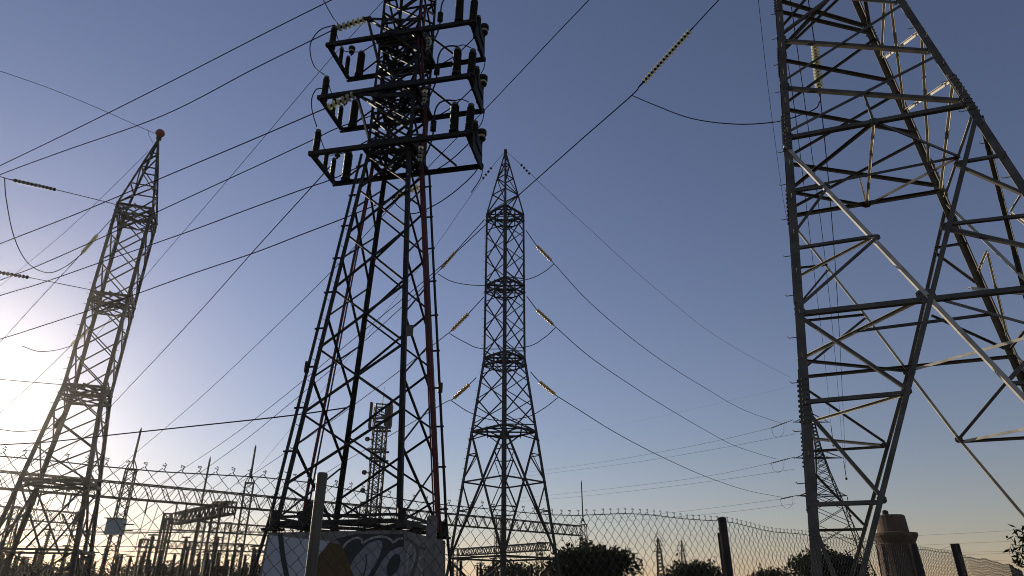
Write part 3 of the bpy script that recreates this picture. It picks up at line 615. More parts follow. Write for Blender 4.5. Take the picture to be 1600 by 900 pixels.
# ------------------------------------------------------------------ MIDDLE AND SUNWARD TOWERS (same family, tapered peak)
def plain_tower(T, dz, yaw, cx, cy, label, m='tower'):
    """levels above the base extension dz"""
    def w(z):
        if z >= 26 + dz: return max(.05, .96 * (31.5 + dz - z) / 5.5)
        if z >= 15.33 + dz: return .96
        return .95 + (15.33 + dz - z) * .1045
    tw = Tower(cx, cy, yaw, 0, 0); tw.w = w
    t = thing('lattice_tower', tw.C, label, 'tower', 'lattice towers')
    D = [26 + dz, 20.45 + dz, 15.33 + dz, 10.6 + dz]
    low = [7.6 + dz, 3.4] if dz == 0 else [3.5]
    for k, (i, j) in K.items():
        b = MB(); zs = [0, D[3], D[2], D[0], 31.4 + dz]
        for z0, z1 in zip(zs, zs[1:]): b.leg(tw.c(i, j, z0), tw.c(i, j, z1), -i * tw.e1, -j * tw.e2, (.20 if z0 < D[2] - .1 else .17) if z1 < 27 + dz else .11, .022)
        b.build('leg', m, t)
        b = MB(); p = tw.c(i, j, 0); b.box(V(p[0], p[1], -.3), V(p[0], p[1], .5), .8, .8); b.build('footing', 'conc', t)
    for f in 'FBSW':
        A, B = EDG[f]; b = MB(); n = {'F': -tw.e2, 'B': tw.e2, 'S': tw.e1, 'W': -tw.e1}[f]
        def X(z0, z1, w_=.06):
            b.angle(tw.c(*K[A], z0), tw.c(*K[B], z1), n, w_, .012); b.angle(tw.c(*K[B], z0), tw.c(*K[A], z1), n, w_, .012, -1, -.04)
        for z0, z1 in ((D[1], D[0]), (D[2], D[1]), (D[3], D[2])):
            st = .0 if f in 'FB' else .5
            for q in range(3):
                a_, c_ = z0 + (z1 - z0) * (q + (.28 if f in 'SW' else 0)) / 3, z0 + (z1 - z0) * min(q + 1 + (.28 if f in 'SW' else 0), 3) / 3
                if f in 'SW' and q == 0: X(z0, a_, .06)
                X(a_, c_)
        pk = [D[0] + 5.4 * s_ for s_ in (0, .3, .56, .78, .95)]
        for q, (z0, z1) in enumerate(zip(pk, pk[1:])):
            p_, r_ = (A, B) if (q % 2 == 0) else (B, A)
            b.angle(tw.c(*K[p_], z0), tw.c(*K[r_], z1), n, .065, .01); b.angle(tw.c(*K[A], z1), tw.c(*K[B], z1), n, .06, .01)
        if dz == 0:
            zt, zc, zb = D[3], 7.62, 3.4
            X(zt, zb, .10); b.angle(tw.c(*K[A], zc), tw.c(*K[B], zc), n, .08, .012)
            for q1, q2 in ((A, B), (B, A)):
                for z0, fr in ((9.2, .2), (6.0, .78)):
                    P0 = tw.c(*K[q1], z0); tt = (zt - z0) / (zt - zb); P1 = tw.c(*K[q1], zt) * (1 - tt) + tw.c(*K[q2], zb) * tt if z0 > zc else tw.c(*K[q1], zb) * (z0 - zb) / (zt - zb) * 0 + tw.c(*K[q1], zb) * (1 - (z0 - zb) / (zt - zb)) + tw.c(*K[q2], zt) * ((z0 - zb) / (zt - zb))
                    b.angle(P0, P1, n, .06, .009); b.angle(tw.c(*K[q1], zc), P1, n, .06, .009)
            X(3.4, .6, .08)
        else:
            mid = (tw.c(*K[A], 3.5) + tw.c(*K[B], 3.5)) / 2
            for q1 in (A, B):
                b.angle(tw.c(*K[q1], D[3]), mid + (tw.c(*K[A if q1 == B else B], 3.5) - mid) * .15, n, .09, .012)
                b.angle(tw.c(*K[q1], 3.5), (tw.c(*K[q1], D[3]) + mid) / 2, n, .07, .01)
            X(3.5, .5, .08)
        b.angle(tw.c(*K[A], 3.45), tw.c(*K[B], 3.45), n, .10, .014)
        b.build('face_bracing', m, t)
    for z in D:
        b = MB(); ring(b, tw, z, .12); 
        if z > D[3] + .1: ring(b, tw, z - .55, .09)
        for q in range(4):
            a_ = [(-1, -1), (1, -1), (1, 1), (-1, 1)]; p = (tw.c(*a_[q], z) + tw.c(*a_[(q + 1) % 4], z)) / 2
            b.box(p - V(0, 0, .16), p + V(0, 0, .10), .24, .05)
            b.angle(p, tw.c(*a_[q], z - .55), V(0, 0, -1), .07, .01); b.angle(p, tw.c(*a_[(q + 1) % 4], z - .55), V(0, 0, -1), .07, .01)
        b.build('diaphragm', m, t)
    for k in ('R', 'L'):
        z = 3.6
        while z < 30 + dz: b = MB(); p = tw.c(*K[k], z); d = (tw.e1 * K[k][0] if int(z * 10) % 2 else tw.e2 * K[k][1]); b.tube([p, p + d * .17], .012, 4); b.build('step_bolt', m, t); z += .6
    b = MB(); p = tw.c(0, 0, 31.35 + dz); b.box(p, p + V(0, 0, .22), .22, .22); b.build('peak_cap', m, t)
    return tw, t
CTW, ct = plain_tower(None, 0.0, R(45 - .8), -.48, 40.0, 'tall straight lattice tower with a pointed peak and three insulator strings each side')
LTW, lt = plain_tower(None, -4.1, R(-20), -22.0, 33.2, 'sun-washed lattice tower with an orange ball on its peak')
b = MB(); pk = LTW.c(0, 0, 27.75); b.lathe([(.27 * math.sin(R(a_)), -.27 * math.cos(R(a_))) for a_ in range(4, 180, 11)], pk, V(0, 0, 1), 20); b.build('warning_ball', 'ball', lt, True)

# -- lines of the middle tower
GM = 'insulator strings of the middle tower'; GMW = 'conductors of the middle tower'
def lvl(i): return ('highest', 'middle', 'lowest')[i]
RS = [((822, 360), (838, 383), (863, 409)), ((823, 463), (838, 483), (866, 509)), ((829, 581), (842, 596), (869, 618))]
RWi = [[(863, 409), (920, 471), (985, 527), (1045, 571), (1100, 605), (1161, 640), (1222, 662)], [(866, 509), (925, 560), (1000, 611), (1047, 640), (1100, 671), (1152, 698), (1212, 717)], [(869, 618), (904, 640), (960, 675), (1022, 708), (1080, 735), (1120, 751), (1170, 767), (1222, 777)]]
for i in range(3):
    wire('power_line', [RS[i][0], RS[i][1]], 40, 40.6, .03, f'short link from the middle tower to its {lvl(i)} string on the shaded side', 'link', GMW)
    p0, p1 = wpts([RS[i][1], RS[i][2]], 40.6, 41.8)
    string(p0, p1, f'{lvl(i)} pale insulator string on the shaded side of the straight middle tower', 10, .13, GM, 'amber')
    wire('power_line', RWi[i], 41.8, 108, .028, f'{lvl(i)} conductor sagging from the middle tower to the far pylon', 'power line', GMW)
LS = [((757, 343), (712, 393), (688, 421)), ((756, 464), (733, 489), (704, 518)), ((744, 590), (734, 600), (707, 624))]
for i in range(3):
    wire('power_line', [LS[i][0], LS[i][1]], 40, 40.6, .03, f'short link from the middle tower to its {lvl(i)} string on the sun-facing side', 'link', GMW)
    p0, p1 = wpts([LS[i][1], LS[i][2]], 40.6, 41.8)
    string(p0, p1, f'{lvl(i)} pale insulator string on the sun-facing side of the straight middle tower', 10, .13, GM, 'amber')
wire('power_line', [(688, 421), (632, 476), (543, 556), (444, 638), (380, 690), (307, 743), (290, 757)], 41.8, 84, .03, 'conductor from the middle tower\'s highest sun-facing string down to the substation', 'power line', GMW)
wire('power_line', [(704, 518), (625, 579), (554, 632), (500, 671), (442, 710), (400, 738), (370, 757)], 41.8, 86, .03, 'conductor from the middle tower\'s middle sun-facing string down to the substation', 'power line', GMW)
wire('power_line', [(707, 624), (690, 632), (624, 672), (544, 718), (500, 745), (470, 764)], 41.8, 92, .03, 'conductor from the middle tower\'s lowest sun-facing string down to the substation', 'power line', GMW)
JP = [[(684, 428), (710, 441), (757, 446), (822, 437), (850, 425), (866, 412)], [(702, 521), (725, 534), (755, 545), (822, 542), (850, 528), (868, 512)], [(705, 626), (735, 645), (775, 657), (822, 652), (850, 638), (872, 621)]]
for i in range(3): wire('jumper_cable', JP[i], 41.0, 41.2, .028, f'{lvl(i)} slack jumper looping past the straight middle tower between two strings', 'cable', 'jumpers of the middle tower')
wire('earth_wire', [(793, 238), (820, 263), (860, 301), (930, 366), (1000, 430), (1060, 480), (1100, 512), (1160, 550), (1235, 590)], 40, 112, .016, 'thin earth wire from the middle tower\'s peak toward the far pylon', 'earth wire', 'earth wires')
wire('earth_wire', [(788, 238), (760, 272), (720, 328), (683, 381), (600, 490), (520, 590), (400, 735)], 40, 95, .016, 'thin earth wire from the middle tower\'s peak down to the substation', 'earth wire', 'earth wires')
for x0, y0, x1, y1, lb in ((768, 262, 756, 277, 'sun-facing'), (814, 257, 826, 270, 'shaded')):
    P = wpts([(x0, y0), (x1, y1)], 40.3, 40.6); b = MB()
    for q in range(4): c_ = P[0] + (P[1] - P[0]) * q / 3; b.tube([c_, c_ + (P[1] - P[0]) * .16], .09, 6)
    o = b.build('vibration_damper', 'dark'); tag(o, f'tiny dark dampers on the earth wire on the {lb} side of the peak', 'damper', 'dampers on the earth wires')
# -- long lines crossing the picture
wire('power_line', [(1135, -12), (1123, 0), (1083, 43)], 17.5, 18, .02, 'end of conductor entering at the top edge above the long diagonal glass string', 'power line')
s0, s1 = wpts([(1083, 43), (999, 135)], 18, 19.3); string(s0, s1, 'long bare glass string slanting through open sky beside the close tower', 16, .125, GS)
wire('power_line', [(999, 135), (985, 151), (905, 221), (815, 301), (757, 353), (690, 415), (628, 468), (540, 540), (420, 638), (340, 697), (264, 747), (245, 760)], 19.3, 80, .024, 'long diagonal conductor running from the bare glass string past the middle tower to the substation', 'power line')
wire('jumper_cable', [(987, 149), (1020, 163), (1080, 185), (1150, 194), (1215, 190), (1255, 178), (1275, 169), (1281, 158)], 19.4, 15.5, .018, 'slack jumper hanging between the long diagonal string and the vertical string in the close tower', 'cable')
s0, s1 = wpts([(1272, 62), (1281, 150)], 15.0, 15.4); string(s0, s1, 'vertical string of pale glass discs hanging inside the close tower', 16, .12, GS)
wire('power_line', [(1260, -30), (1263, 0), (1272, 62)], 14.7, 15.0, .015, 'thin hanger above the vertical glass string inside the close tower', 'hanger')
wire('power_line', [(1281, 150), (1283, 165), (1296, 300), (1306, 430), (1314, 570), (1322, 740)], 15.4, 100, .016, 'thin line dropping from the vertical glass string toward the far pylon', 'power line', 'thin lines seen through the close tower')
wire('power_line', [(1231, -30), (1235, 0), (1256, 150), (1276, 297), (1292, 430), (1306, 570), (1318, 718)], 13.6, 100, .014, 'middle of three thin lines seen through the close tower', 'power line', 'thin lines seen through the close tower')
wire('power_line', [(1218, -20), (1222, 40), (1240, 160), (1257, 297), (1275, 450), (1290, 575), (1298, 662)], 13.6, 100, .014, 'thin line hugging the near leg of the close tower toward the far pylon', 'power line', 'thin lines seen through the close tower')
wire('earth_wire', [(1184, -20), (1187, 20), (1203, 160), (1222, 300), (1240, 420), (1258, 590)], 16, 112, .010, 'hair thin wire in the sky just outside the near leg of the close tower', 'earth wire', 'earth wires')
wire('power_line', [(935, -18), (920, 0), (860, 63), (757, 172), (682, 248), (599, 336), (516, 426), (400, 540), (300, 633), (200, 718), (160, 752)], 20, 72, .021, 'long diagonal conductor crossing behind the shaded crossarm ends toward the substation', 'power line')
wire('power_line', [(600, 0), (520, 88), (484, 130), (340, 300), (232, 426), (150, 525)], 15.5, 34, .010, 'hair thin wire from the top of the crossarm tower to the ball-topped tower', 'earth wire', 'earth wires')
wire('power_line', [(530, 240), (507, 270), (400, 388), (300, 500), (179, 629), (110, 702), (60, 753)], 16, 62, .017, 'diagonal conductor from the lowest crossarm past the foot of the ball-topped tower', 'power line')
# -- the sunward tower's own lines
GL = 'insulator strings of the ball-topped tower'
s0, s1 = wpts([(90, 297), (14, 280)], 30, 27); string(s0, s1, 'dark knobbly string left of the ball-topped tower, near the top edge of the glare', 11, .10, GL, 'porc')
wire('power_line', [(183, 320), (140, 309), (90, 297)], 32.5, 30, .022, 'link from the ball-topped tower\'s upper waist to its knobbly string', 'link', 'links of the ball-topped tower')
wire('power_line', [(14, 280), (0, 276), (-60, 262)], 27, 25, .022, 'stub of conductor beyond the knobbly string at the picture edge', 'power line')
wire('jumper_cable', [(7, 278), (10, 313), (22, 370), (43, 410), (73, 426), (100, 418), (128, 397)], 27, 33, .024, 'deep slack jumper loop at the picture edge above the sun', 'cable')
s0, s1 = wpts([(48, 434), (-30, 421)], 31, 28.5); string(s0, s1, 'second knobbly string lower down at the picture edge', 11, .10, GL, 'porc')
wire('power_line', [(143, 453), (48, 434)], 32.5, 31, .02, 'link from the ball-topped tower\'s middle waist to the second knobbly string', 'link', 'links of the ball-topped tower')
s0, s1 = wpts([(153, 366), (126, 398)], 34.2, 35.4); string(s0, s1, 'yellow-lit glass string against the glare just beside the ball-topped tower', 12, .11, GL)
wire('power_line', [(180, 336), (153, 366)], 33.4, 34.2, .02, 'short link above the yellow-lit glass string', 'link', 'links of the ball-topped tower')
wire('power_line', [(126, 398), (50, 480), (0, 535), (-60, 600)], 35.4, 60, .02, 'conductor dropping from the yellow-lit string into the sun glare', 'power line')
s0, s1 = wpts([(146, 508), (110, 541)], 34, 35); string(s0, s1, 'glass string half lost in the glare beside the middle waist of the ball-topped tower', 12, .11, GL)
wire('jumper_cable', [(35, 541), (60, 549), (88, 547), (110, 541)], 31, 35, .02, 'pale jumper dissolving into the sun glare', 'cable')
wire('power_line', [(110, 541), (60, 590), (0, 645)], 35, 55, .018, 'faint conductor below the glare-lost string', 'power line')
wire('power_line', [(97, 601), (50, 597), (-20, 591)], 32.5, 30, .018, 'faint link at the lower waist of the ball-topped tower', 'link', 'links of the ball-topped tower')
s0, s1 = wpts([(104, 644), (84, 670)], 33.6, 34.4); string(s0, s1, 'short dark string against the lower leg of the ball-topped tower', 10, .12, GL, 'porc')
wire('jumper_cable', [(0, 671), (25, 674), (50, 673), (75, 670), (85, 668)], 31, 34.4, .02, 'low shallow jumper left of the ball-topped tower\'s lower leg', 'cable')
wire('power_line', [(84, 670), (40, 702), (0, 728)], 34.4, 55, .018, 'conductor running down from the short dark string to the picture edge', 'power line')
wire('earth_wire', [(245, 209), (229, 203), (160, 172), (80, 139), (0, 111), (-80, 85)], 33.2, 26, .016, 'thin earth wire leaving the orange ball toward the top corner', 'earth wire', 'earth wires')
wire('earth_wire', [(231, 202), (233, 212), (239, 223)], 33, 33.2, .012, 'little loop of wire under the orange ball', 'earth wire')
wire('earth_wire', [(231, 237), (180, 288), (120, 346), (60, 398), (0, 447)], 33.2, 55, .014, 'thin earth wire slanting from the ball-topped peak down into the glare', 'earth wire', 'earth wires')

# ------------------------------------------------------------------ far pylon and its lines
def small_pylon(px, ytop, ybase_y, Y, wpx, arms, label, name='pylon'):
    top = at(px, ytop, Y); base = V(top[0], Y, 0); H = top[2]; t = thing(name, base, label, 'pylon', 'far pylons')
    s_ = Y / 1028; wb = wpx * s_ / 2
    def w(z): return max(.12, .45 + (wb - .45) * max(0, (1 - z / (H * .72))) if z < H * .72 else .45 * (H - z) / (H * .28) + .1)
    tw = Tower(base[0], base[1], R(20), 0, 0); tw.w = w
    for k, (i, j) in K.items():
        b = MB(); 
        for q in range(8): b.leg(tw.c(i, j, H * q / 8), tw.c(i, j, H * (q + 1) / 8), -i * tw.e1, -j * tw.e2, .16, .03)
        b.build('leg', 'tower', t)
    b = MB(); z = 0
    while z < H - .6:
        h = max(.6, w(z) * .95)
        for f in 'FBSW':
            A, B = EDG[f]; n = {'F': -tw.e2, 'B': tw.e2, 'S': tw.e1, 'W': -tw.e1}[f]; z1 = min(z + h, H)
            b.angle(tw.c(*K[A], z), tw.c(*K[B], z1), n, .09, .02); b.angle(tw.c(*K[B], z), tw.c(*K[A], z1), n, .09, .02, -1, -.05)
        z += h
    b.build('lattice_bracing', 'tower', t)
    tipsw = []
    for (xl, yl), (xr, yr) in arms:
        b = MB(); zz_ = at(px, (yl + yr) / 2, Y)[2]
        for x_, y_ in ((xl, yl), (xr, yr)):
            tip = at(x_, y_, Y); tip[2] = zz_
            for i, j in ((-1, -1), (1, -1), (1, 1), (-1, 1)):
                b.angle(tw.c(i, j, zz_), tip, V(0, 0, -1), .10, .02)
            for j in (-1, 1): b.angle(tw.c(0, j, zz_ + 1.6), tip, V(0, 0, 1), .09, .02)
            b.angle(tw.c(0, 0, zz_ + .8), (tw.c(0, 0, zz_) + tip) / 2, V(0, 0, 1), .07, .02)
        b.build('crossarm', 'tower', t)
    return tw, t
small_pylon(1264, 626, 900, 110, 92, [((1239, 657), (1297, 663)), ((1240, 714), (1319, 718)), ((1246, 775), (1324, 775))], 'distant three-armed pylon seen through the close tower beside its near leg')
GF = 'thin lines of the far pylon'
for i, (x, y, x2, y2) in enumerate(((1239, 656, 1204, 669), (1242, 714, 1204, 724), (1246, 774, 1218, 780))):
    b = MB(); p, q = wpts([(x, y), (x2, y2)], 110, 108); b.tube([p, q], .05, 5); d = q - p
    for k in range(9): b.lathe([(.05, 0), (.13, .03), (.05, .08)], p + d * (.3 + .65 * k / 9), d, 7)
    o = b.build('insulator_string', 'porc'); tag(o, f'{lvl(i)} dark string on the sun-facing arm of the distant three-armed pylon', 'insulator string', 'strings of the far pylon')
    wire('jumper_cable', [(x2 + 1, y2), (x2 + 5, y2 + 11), (x2 + 13, y2 + 14), (x2 + 20, y2 + 8), (x2 + 21, y2 - 3)], 108, 110, .022, f'{lvl(i)} tiny jumper loop below the sun-facing arm of the distant pylon', 'cable', 'jumper loops of the far pylon')
for i, (x, y, y2) in enumerate(((1298, 664, 694), (1318, 720, 746), (1324, 777, 804))):
    b = MB(); p, q = wpts([(x, y), (x + 4, y2)], 110, 110); b.tube([p, q], .07, 6); b.lathe([(.05, 0), (.2, .1), (.2, .3), (.05, .4)], q, V(0, 0, -1), 8); o = b.build('insulator_string', 'porc'); tag(o, f'{lvl(i)} dark string hanging from the shaded arm of the distant pylon', 'insulator string', 'strings of the far pylon')
FL = [([(1204, 669), (1110, 691), (1022, 708), (940, 722), (855, 734), (760, 745)], 'upper'), ([(1242, 678), (1110, 703), (980, 724), (829, 743), (740, 752)], 'second'), ([(1204, 724), (1110, 743), (1000, 758), (857, 774), (780, 780)], 'third'), ([(1242, 733), (1110, 752), (980, 768), (869, 779), (780, 786)], 'fourth'), ([(1218, 780), (1110, 794), (1011, 805), (900, 815)], 'fifth'), ([(1243, 787), (1140, 800), (1040, 809), (940, 817)], 'lowest'), ([(1235, 604), (1110, 633), (980, 661), (860, 683)], 'faintest, highest')]
for P, nm in FL: wire('power_line', P, 109, 260, .022 if 'faint' not in nm else .009, f'{nm} of the thin lines running level behind the middle tower from the far pylon', 'power line', GF)
for P, nm in (([(1425, 837), (1510, 833), (1600, 828), (1700, 823)], 'highest'), ([(1436, 852), (1500, 849), (1600, 845), (1700, 841)], 'second'), ([(1500, 863), (1600, 861), (1700, 858)], 'third'), ([(1500, 867), (1600, 864), (1700, 862)], 'fourth'), ([(1540, 875), (1600, 878), (1700, 884)], 'lowest')):
    wire('power_line', P, 150, 130, .018, f'{nm} faint line in the low sky right of the water tower', 'power line', 'faint lines beyond the water tower')
wire('power_line', [(1497, 850), (1480, 855), (1465, 861)], 60, 80, .012, 'short slack service wire reaching the double posts beyond the water tower', 'power line')
small_pylon(1028, 842, 900, 130, 15, [((1021, 846), (1037, 846)), ((1023, 853), (1036, 853)), ((1022, 862), (1036, 862))], 'tiny stout pylon above the bushes seen through the chain-link fence')
small_pylon(1065, 845, 900, 190, 14, [((1058, 853), (1071, 853)), ((1057, 861), (1073, 861)), ((1058, 869), (1072, 869))], 'tiny slender pylon farther off above the bushes beyond the fence')

# ------------------------------------------------------------------ substation gantries
def lattice_member(b, p0, p1, w_, h_, seg, bar, up=V(0, 0, 1)):
    """four-chord lattice girder"""
    p0 = V(*p0); p1 = V(*p1); L = np.linalg.norm(p1 - p0); d = (p1 - p0) / L
    if abs(d @ up) > .95: up = V(1, .3, 0)
    a = nrm(np.cross(d, up)); u = nrm(np.cross(a, d)); n = max(2, int(round(L / seg)))
    c = [(-1, -1), (1, -1), (1, 1), (-1, 1)]; off = [a * i * w_ / 2 + u * j * h_ / 2 for i, j in c]
    for o in off: b.box(p0 + o, p1 + o, bar * 1.3, bar * 1.3)
    for f in range(4):
        o0, o1 = off[f], off[(f + 1) % 4]
        for q in range(n):
            s0 = p0 + d * L * q / n; s1 = p0 + d * L * (q + 1) / n
            if q % 2: b.box(s0 + o0, s1 + o1, bar, bar * .7)
            else: b.box(s0 + o1, s1 + o0, bar, bar * .7)
        b.box(p0 + o0, p0 + o1, bar * 1.2, bar * 1.2); b.box(p1 + o0, p1 + o1, bar * 1.2, bar * 1.2)
def gantry(label, P0, P1, h, cols, bar=.07, w_=1.0):
    """beam P0-P1 carried by lattice columns at fractions cols [(t, extra_top, rod)]"""
    t = thing('substation_gantry', V(P0[0], P0[1], 0), label, 'gantry', 'substation gantries')
    b = MB(); lattice_member(b, V(*P0) - V(0, 0, h / 2), V(*P1) - V(0, 0, h / 2), w_, h, h * .55, bar * 1.2); b.build('beam', 'tower', t)
    d = nrm(V(*P1) - V(*P0)); s_ = V(d[1], -d[0], 0)
    for f, ex, rod in cols:
        p = V(*P0) + (V(*P1) - V(*P0)) * f + s_ * (w_ * .5 + .65); top = V(p[0], p[1], P0[2] + ex); b = MB()
        lattice_member(b, V(p[0], p[1], 0), top, .78, .78, .62, bar * 1.05)
        if rod:
            for i, j in ((-1, -1), (1, -1), (1, 1), (-1, 1)): b.box(top + V(i * .36, j * .36, 0), top + V(0, 0, 1.0), bar, bar)
        c = b.build('column', 'tower', t)
        if rod: r_ = MB(); r_.tube([top + V(0, 0, .5), top + V(0, 0, rod * .93), top + V(0, 0, rod)], [.11, .09, .02], 6); r_.build('lightning_rod', 'tower', c)
    return t
def frac(P0, P1, px):
    best = 0
    for q in range(2001):
        f = q / 2000 * 1.0; p = V(*P0) * (1 - f) + V(*P1) * f
        if proj(p)[0] >= px: best = f; break
    return best
A0 = atz(-90, 728, 11.0); A1 = atz(905, 822, 11.0); A0[2] = A1[2] = 11.0
gantry('long substation gantry whose beam crosses behind the ball-topped and crossarm towers', A0, A1, 1.35,
       [(frac(A0, A1, -34), .6, 3.2), (frac(A0, A1, 195), 1.1, 3.9), (frac(A0, A1, 380), 1.0, 3.9), (frac(A0, A1, 560), .2, 0), (frac(A0, A1, 770), .2, 0), (.995, .1, 6.5)])
B0 = atz(-60, 786, 11.0); B1 = atz(126, 802, 11.0); gantry('shorter gantry behind the legs of the ball-topped tower', B0, B1, 1.3, [(frac(B0, B1, 20), 0, 0), (.96, 0, 0)], .07)
C0 = atz(256, 811, 11.0); C1 = atz(640, 838, 11.0); gantry('gantry behind the long one, its end square over the row of post insulators', C0, C1, 1.3, [(.01, 0, 0), (frac(C0, C1, 312), .1, 0), (frac(C0, C1, 352), 0, 0), (frac(C0, C1, 520), 0, 0), (.97, 0, 0)], .08)
E0 = atz(220, 843, 8.0); E1 = atz(425, 853, 8.0); gantry('low gantry among the post insulators', E0, E1, .9, [(.01, 0, 0), (.35, 0, 0), (.7, 0, 0)], .07, .9)
G0 = atz(277, 803, 11.0); G1 = atz(362, 784, 11.0); gantry('thick slanting gantry beam crossing between the long gantry and the one behind', G0, G1, 1.25, [(.02, -.1, 0), (.97, -.1, 0)], .10, 1.2)
H0 = atz(718, 858, 8.5); H1 = atz(856, 848, 8.5); gantry('small gantry seen under the straight middle tower', H0, H1, 1.0, [(.02, 0, 0), (.97, 0, 0)], .09)
q = at(329, 713, 82); b = MB(); b.tube([V(q[0], q[1], 0), q - V(0, 0, .5), q], [.15, .11, .02], 6); o = b.build('lightning_mast', 'tower'); tag(o, 'thin bare lightning mast rising behind the long gantry', 'mast')
# signal panel on the sunlit gantry column
pp = at(180, 822, A0[1] * .5 + 33); f_ = frac(A0, A1, 186); q = V(*A0) * (1 - f_) + V(*A1) * f_; pp = at(180, 823, q[1] - 1.6)
t = thing('equipment_cabinet', pp, 'blue grey cabinet fixed high on the gantry column beyond the ball-topped tower', 'cabinet')
b = MB(); b.box(pp + V(-.65, 0, 0), pp + V(.65, .1, 0), .9, 1.25); b.build('body', 'panel', t); b = MB(); b.box(pp + V(-.7, -.2, .66), pp + V(.7, -.2, .66), 1.2, .06); b.box(pp + V(.5, 0, .2), pp + V(1.5, .2, .2), .1, .1); b.box(pp + V(.5, 0, -.3), pp + V(1.5, .2, -.3), .1, .1); b.build('bracket', 'dark', t)

# telecom mast
TY = 90.0; tp = at(597, 634, TY); H = tp[2]; t = thing('telecom_mast', V(tp[0], TY, 0), 'lattice telecom mast with panel antennas and a whip, seen between the crossarm tower legs', 'mast')
b = MB(); lattice_member(b, V(tp[0], TY, 0), tp, 1.75, 1.75, 1.0, .13); b.build('lattice_shaft', 'tower', t)
b = MB(); lattice_member(b, V(tp[0], TY, 0), tp - V(0, 0, 3.0), .75, .75, .7, .12); b.build('cable_ladder', 'tower', t)
for q, (dx, dy, dz, hh) in enumerate(((-1.35, -.6, -1.5, 3.6), (1.35, -.4, -1.4, 3.8), (.9, -1.2, -1.6, 3.0), (-1.1, 1.0, -1.2, 3.0), (1.2, 1.0, -1.2, 3.0))):
    b = MB(); c = tp + V(dx, dy, dz); b.box(c - V(0, 0, hh / 2), c + V(0, 0, hh / 2),    .6, .3); b.box(c, tp + V(0, 0, dz), .1, .1); b.build('panel_antenna', 'tower', t)
for z in (-4.8, -9.2, -11.5):
    b = MB(); b.lathe([(.05, 0), (.28, .1), (.32, .2), (.28, .5)], tp + V(-1.25, -.6, z), V(-.6, -.8, 0), 12); b.box(tp + V(-1.25, -.6, z), tp + V(-.8, -.5, z), .12, .12); b.build('dish_antenna', 'tower', t)
for z in (-2.0, -3.3, -6.2, -7.4):
    for y in (-1, 1): b = MB(); b.box(tp + V(-1.3, y, z), tp + V(1.3, y, z), .2, .25); b.build('platform_rail', 'tower', t)
b = MB(); b.tube([tp - V(0, 0, 1), tp + V(.1, 0, 2.7)], [.07, .03], 5); b.build('whip_antenna', 'tower', t)

# post insulators on steel supports
pi = thing('post_insulator', (0, 0, 0), 'x', 'insulator')
b = MB(); lattice_member(b, V(0, 0, 0), V(0, 0, 3.0), .35, .35, .5, .05); b.box(V(0, 0, 2.98), V(0, 0, 3.1), .5, .5); b.build('support', 'dark', pi)
b = MB(); b.lathe(sheds(16, .14, .23, 2.7, 3.1), n=10); b.build('shed_stack', 'porc', pi, True)
b = MB(); b.lathe([(.2, 5.8), (.2, 6.0), (.08, 6.05), (.08, 6.25)], n=8); b.box(V(-.5, 0, 6.15), V(.5, 0, 6.15), .1, .12); b.build('cap', 'dark', pi)
PIS = [(240, 834), (292, 838), (341, 838), (79, 825), (140, 828), (24, 846), (105, 851), (226, 861), (274, 864), (294, 854), (326, 866), (356, 860), (313, 873), (250, 872), (205, 868), (186, 866), (168, 852), (60, 856), (45, 870), (384, 866), (400, 858)]
rr = random.Random(5)
for _ in range(64): PIS.append((rr.uniform(0, 408), 848 + 40 * rr.random() ** .6))
cen = [(rr.uniform(706, 866), rr.uniform(868, 890)) for _ in range(18)]
first = True
for k, (x, y) in enumerate(PIS + cen):
    ratio = ray(x, y); Y = rr.uniform(58, 92); top = at(x, y, Y); s_ = top[2] / 6.25
    lb = 'dark ribbed post insulator on a steel support in the sunlit substation behind the fence' if k < len(PIS) else 'dark ribbed post insulator low behind the foot of the straight middle tower'
    gr = 'post insulators of the sunlit substation' if k < len(PIS) else 'post insulators behind the middle tower'
    if first: pi.location = (top[0], Y, 0); pi.scale = (s_ ** .5, s_ ** .5, s_); pi['label'] = lb; pi['group'] = gr; first = False
    else: dup(pi, (top[0], Y, 0), None, (s_ ** .5 * .95, s_ ** .5 * .95, s_), lb, gr)
# transformers and cabinets massing along the bottom
def transformer(x, y, Y, wpx, label):
    s_ = Y / 1060; top = at(x, y, Y); W_ = wpx * s_; H = top[2]; t = thing('power_transformer', (top[0], Y, 0), label, 'transformer', 'transformers in the substation')
    b = MB(); b.box(V(top[0] - W_ / 2, Y, H * .42), V(top[0] + W_ / 2, Y, H * .42), 3.0, H * .72); b.build('tank', 'dark', t)
    b = MB()
    for q in range(9): xx = top[0] - W_ * .45 + W_ * .9 * q / 8; b.box(V(xx, Y - 1.55, H * .15), V(xx, Y - 1.55, H * .7), .12, .5)
    b.build('radiator', 'dark', t)
    b = MB(); b.tube([V(top[0] - W_ * .35, Y + .5, H * .92), V(top[0] + W_ * .3, Y + .5, H * .92)], H * .085, 10); b.build('oil_conservator', 'dark', t)
    for q in (-.3, 0, .3):
        b = MB(); b.lathe(sheds(8, .12, .22, 1.6), V(top[0] + W_ * q, Y - .6, H * .78), V(.15 * q, -.1, 1), 9); b.build('bushing', 'porc', t, True)
transformer(120, 880, 70, 46, 'squat dark transformer at the foot of the ball-topped tower')
transformer(255, 886, 74, 50, 'dark transformer under the end of the low gantry')
transformer(345, 884, 78, 44, 'dark transformer nearest the white painted plinth')
transformer(30, 884, 66, 40, 'dark transformer at the far left corner behind the fence')
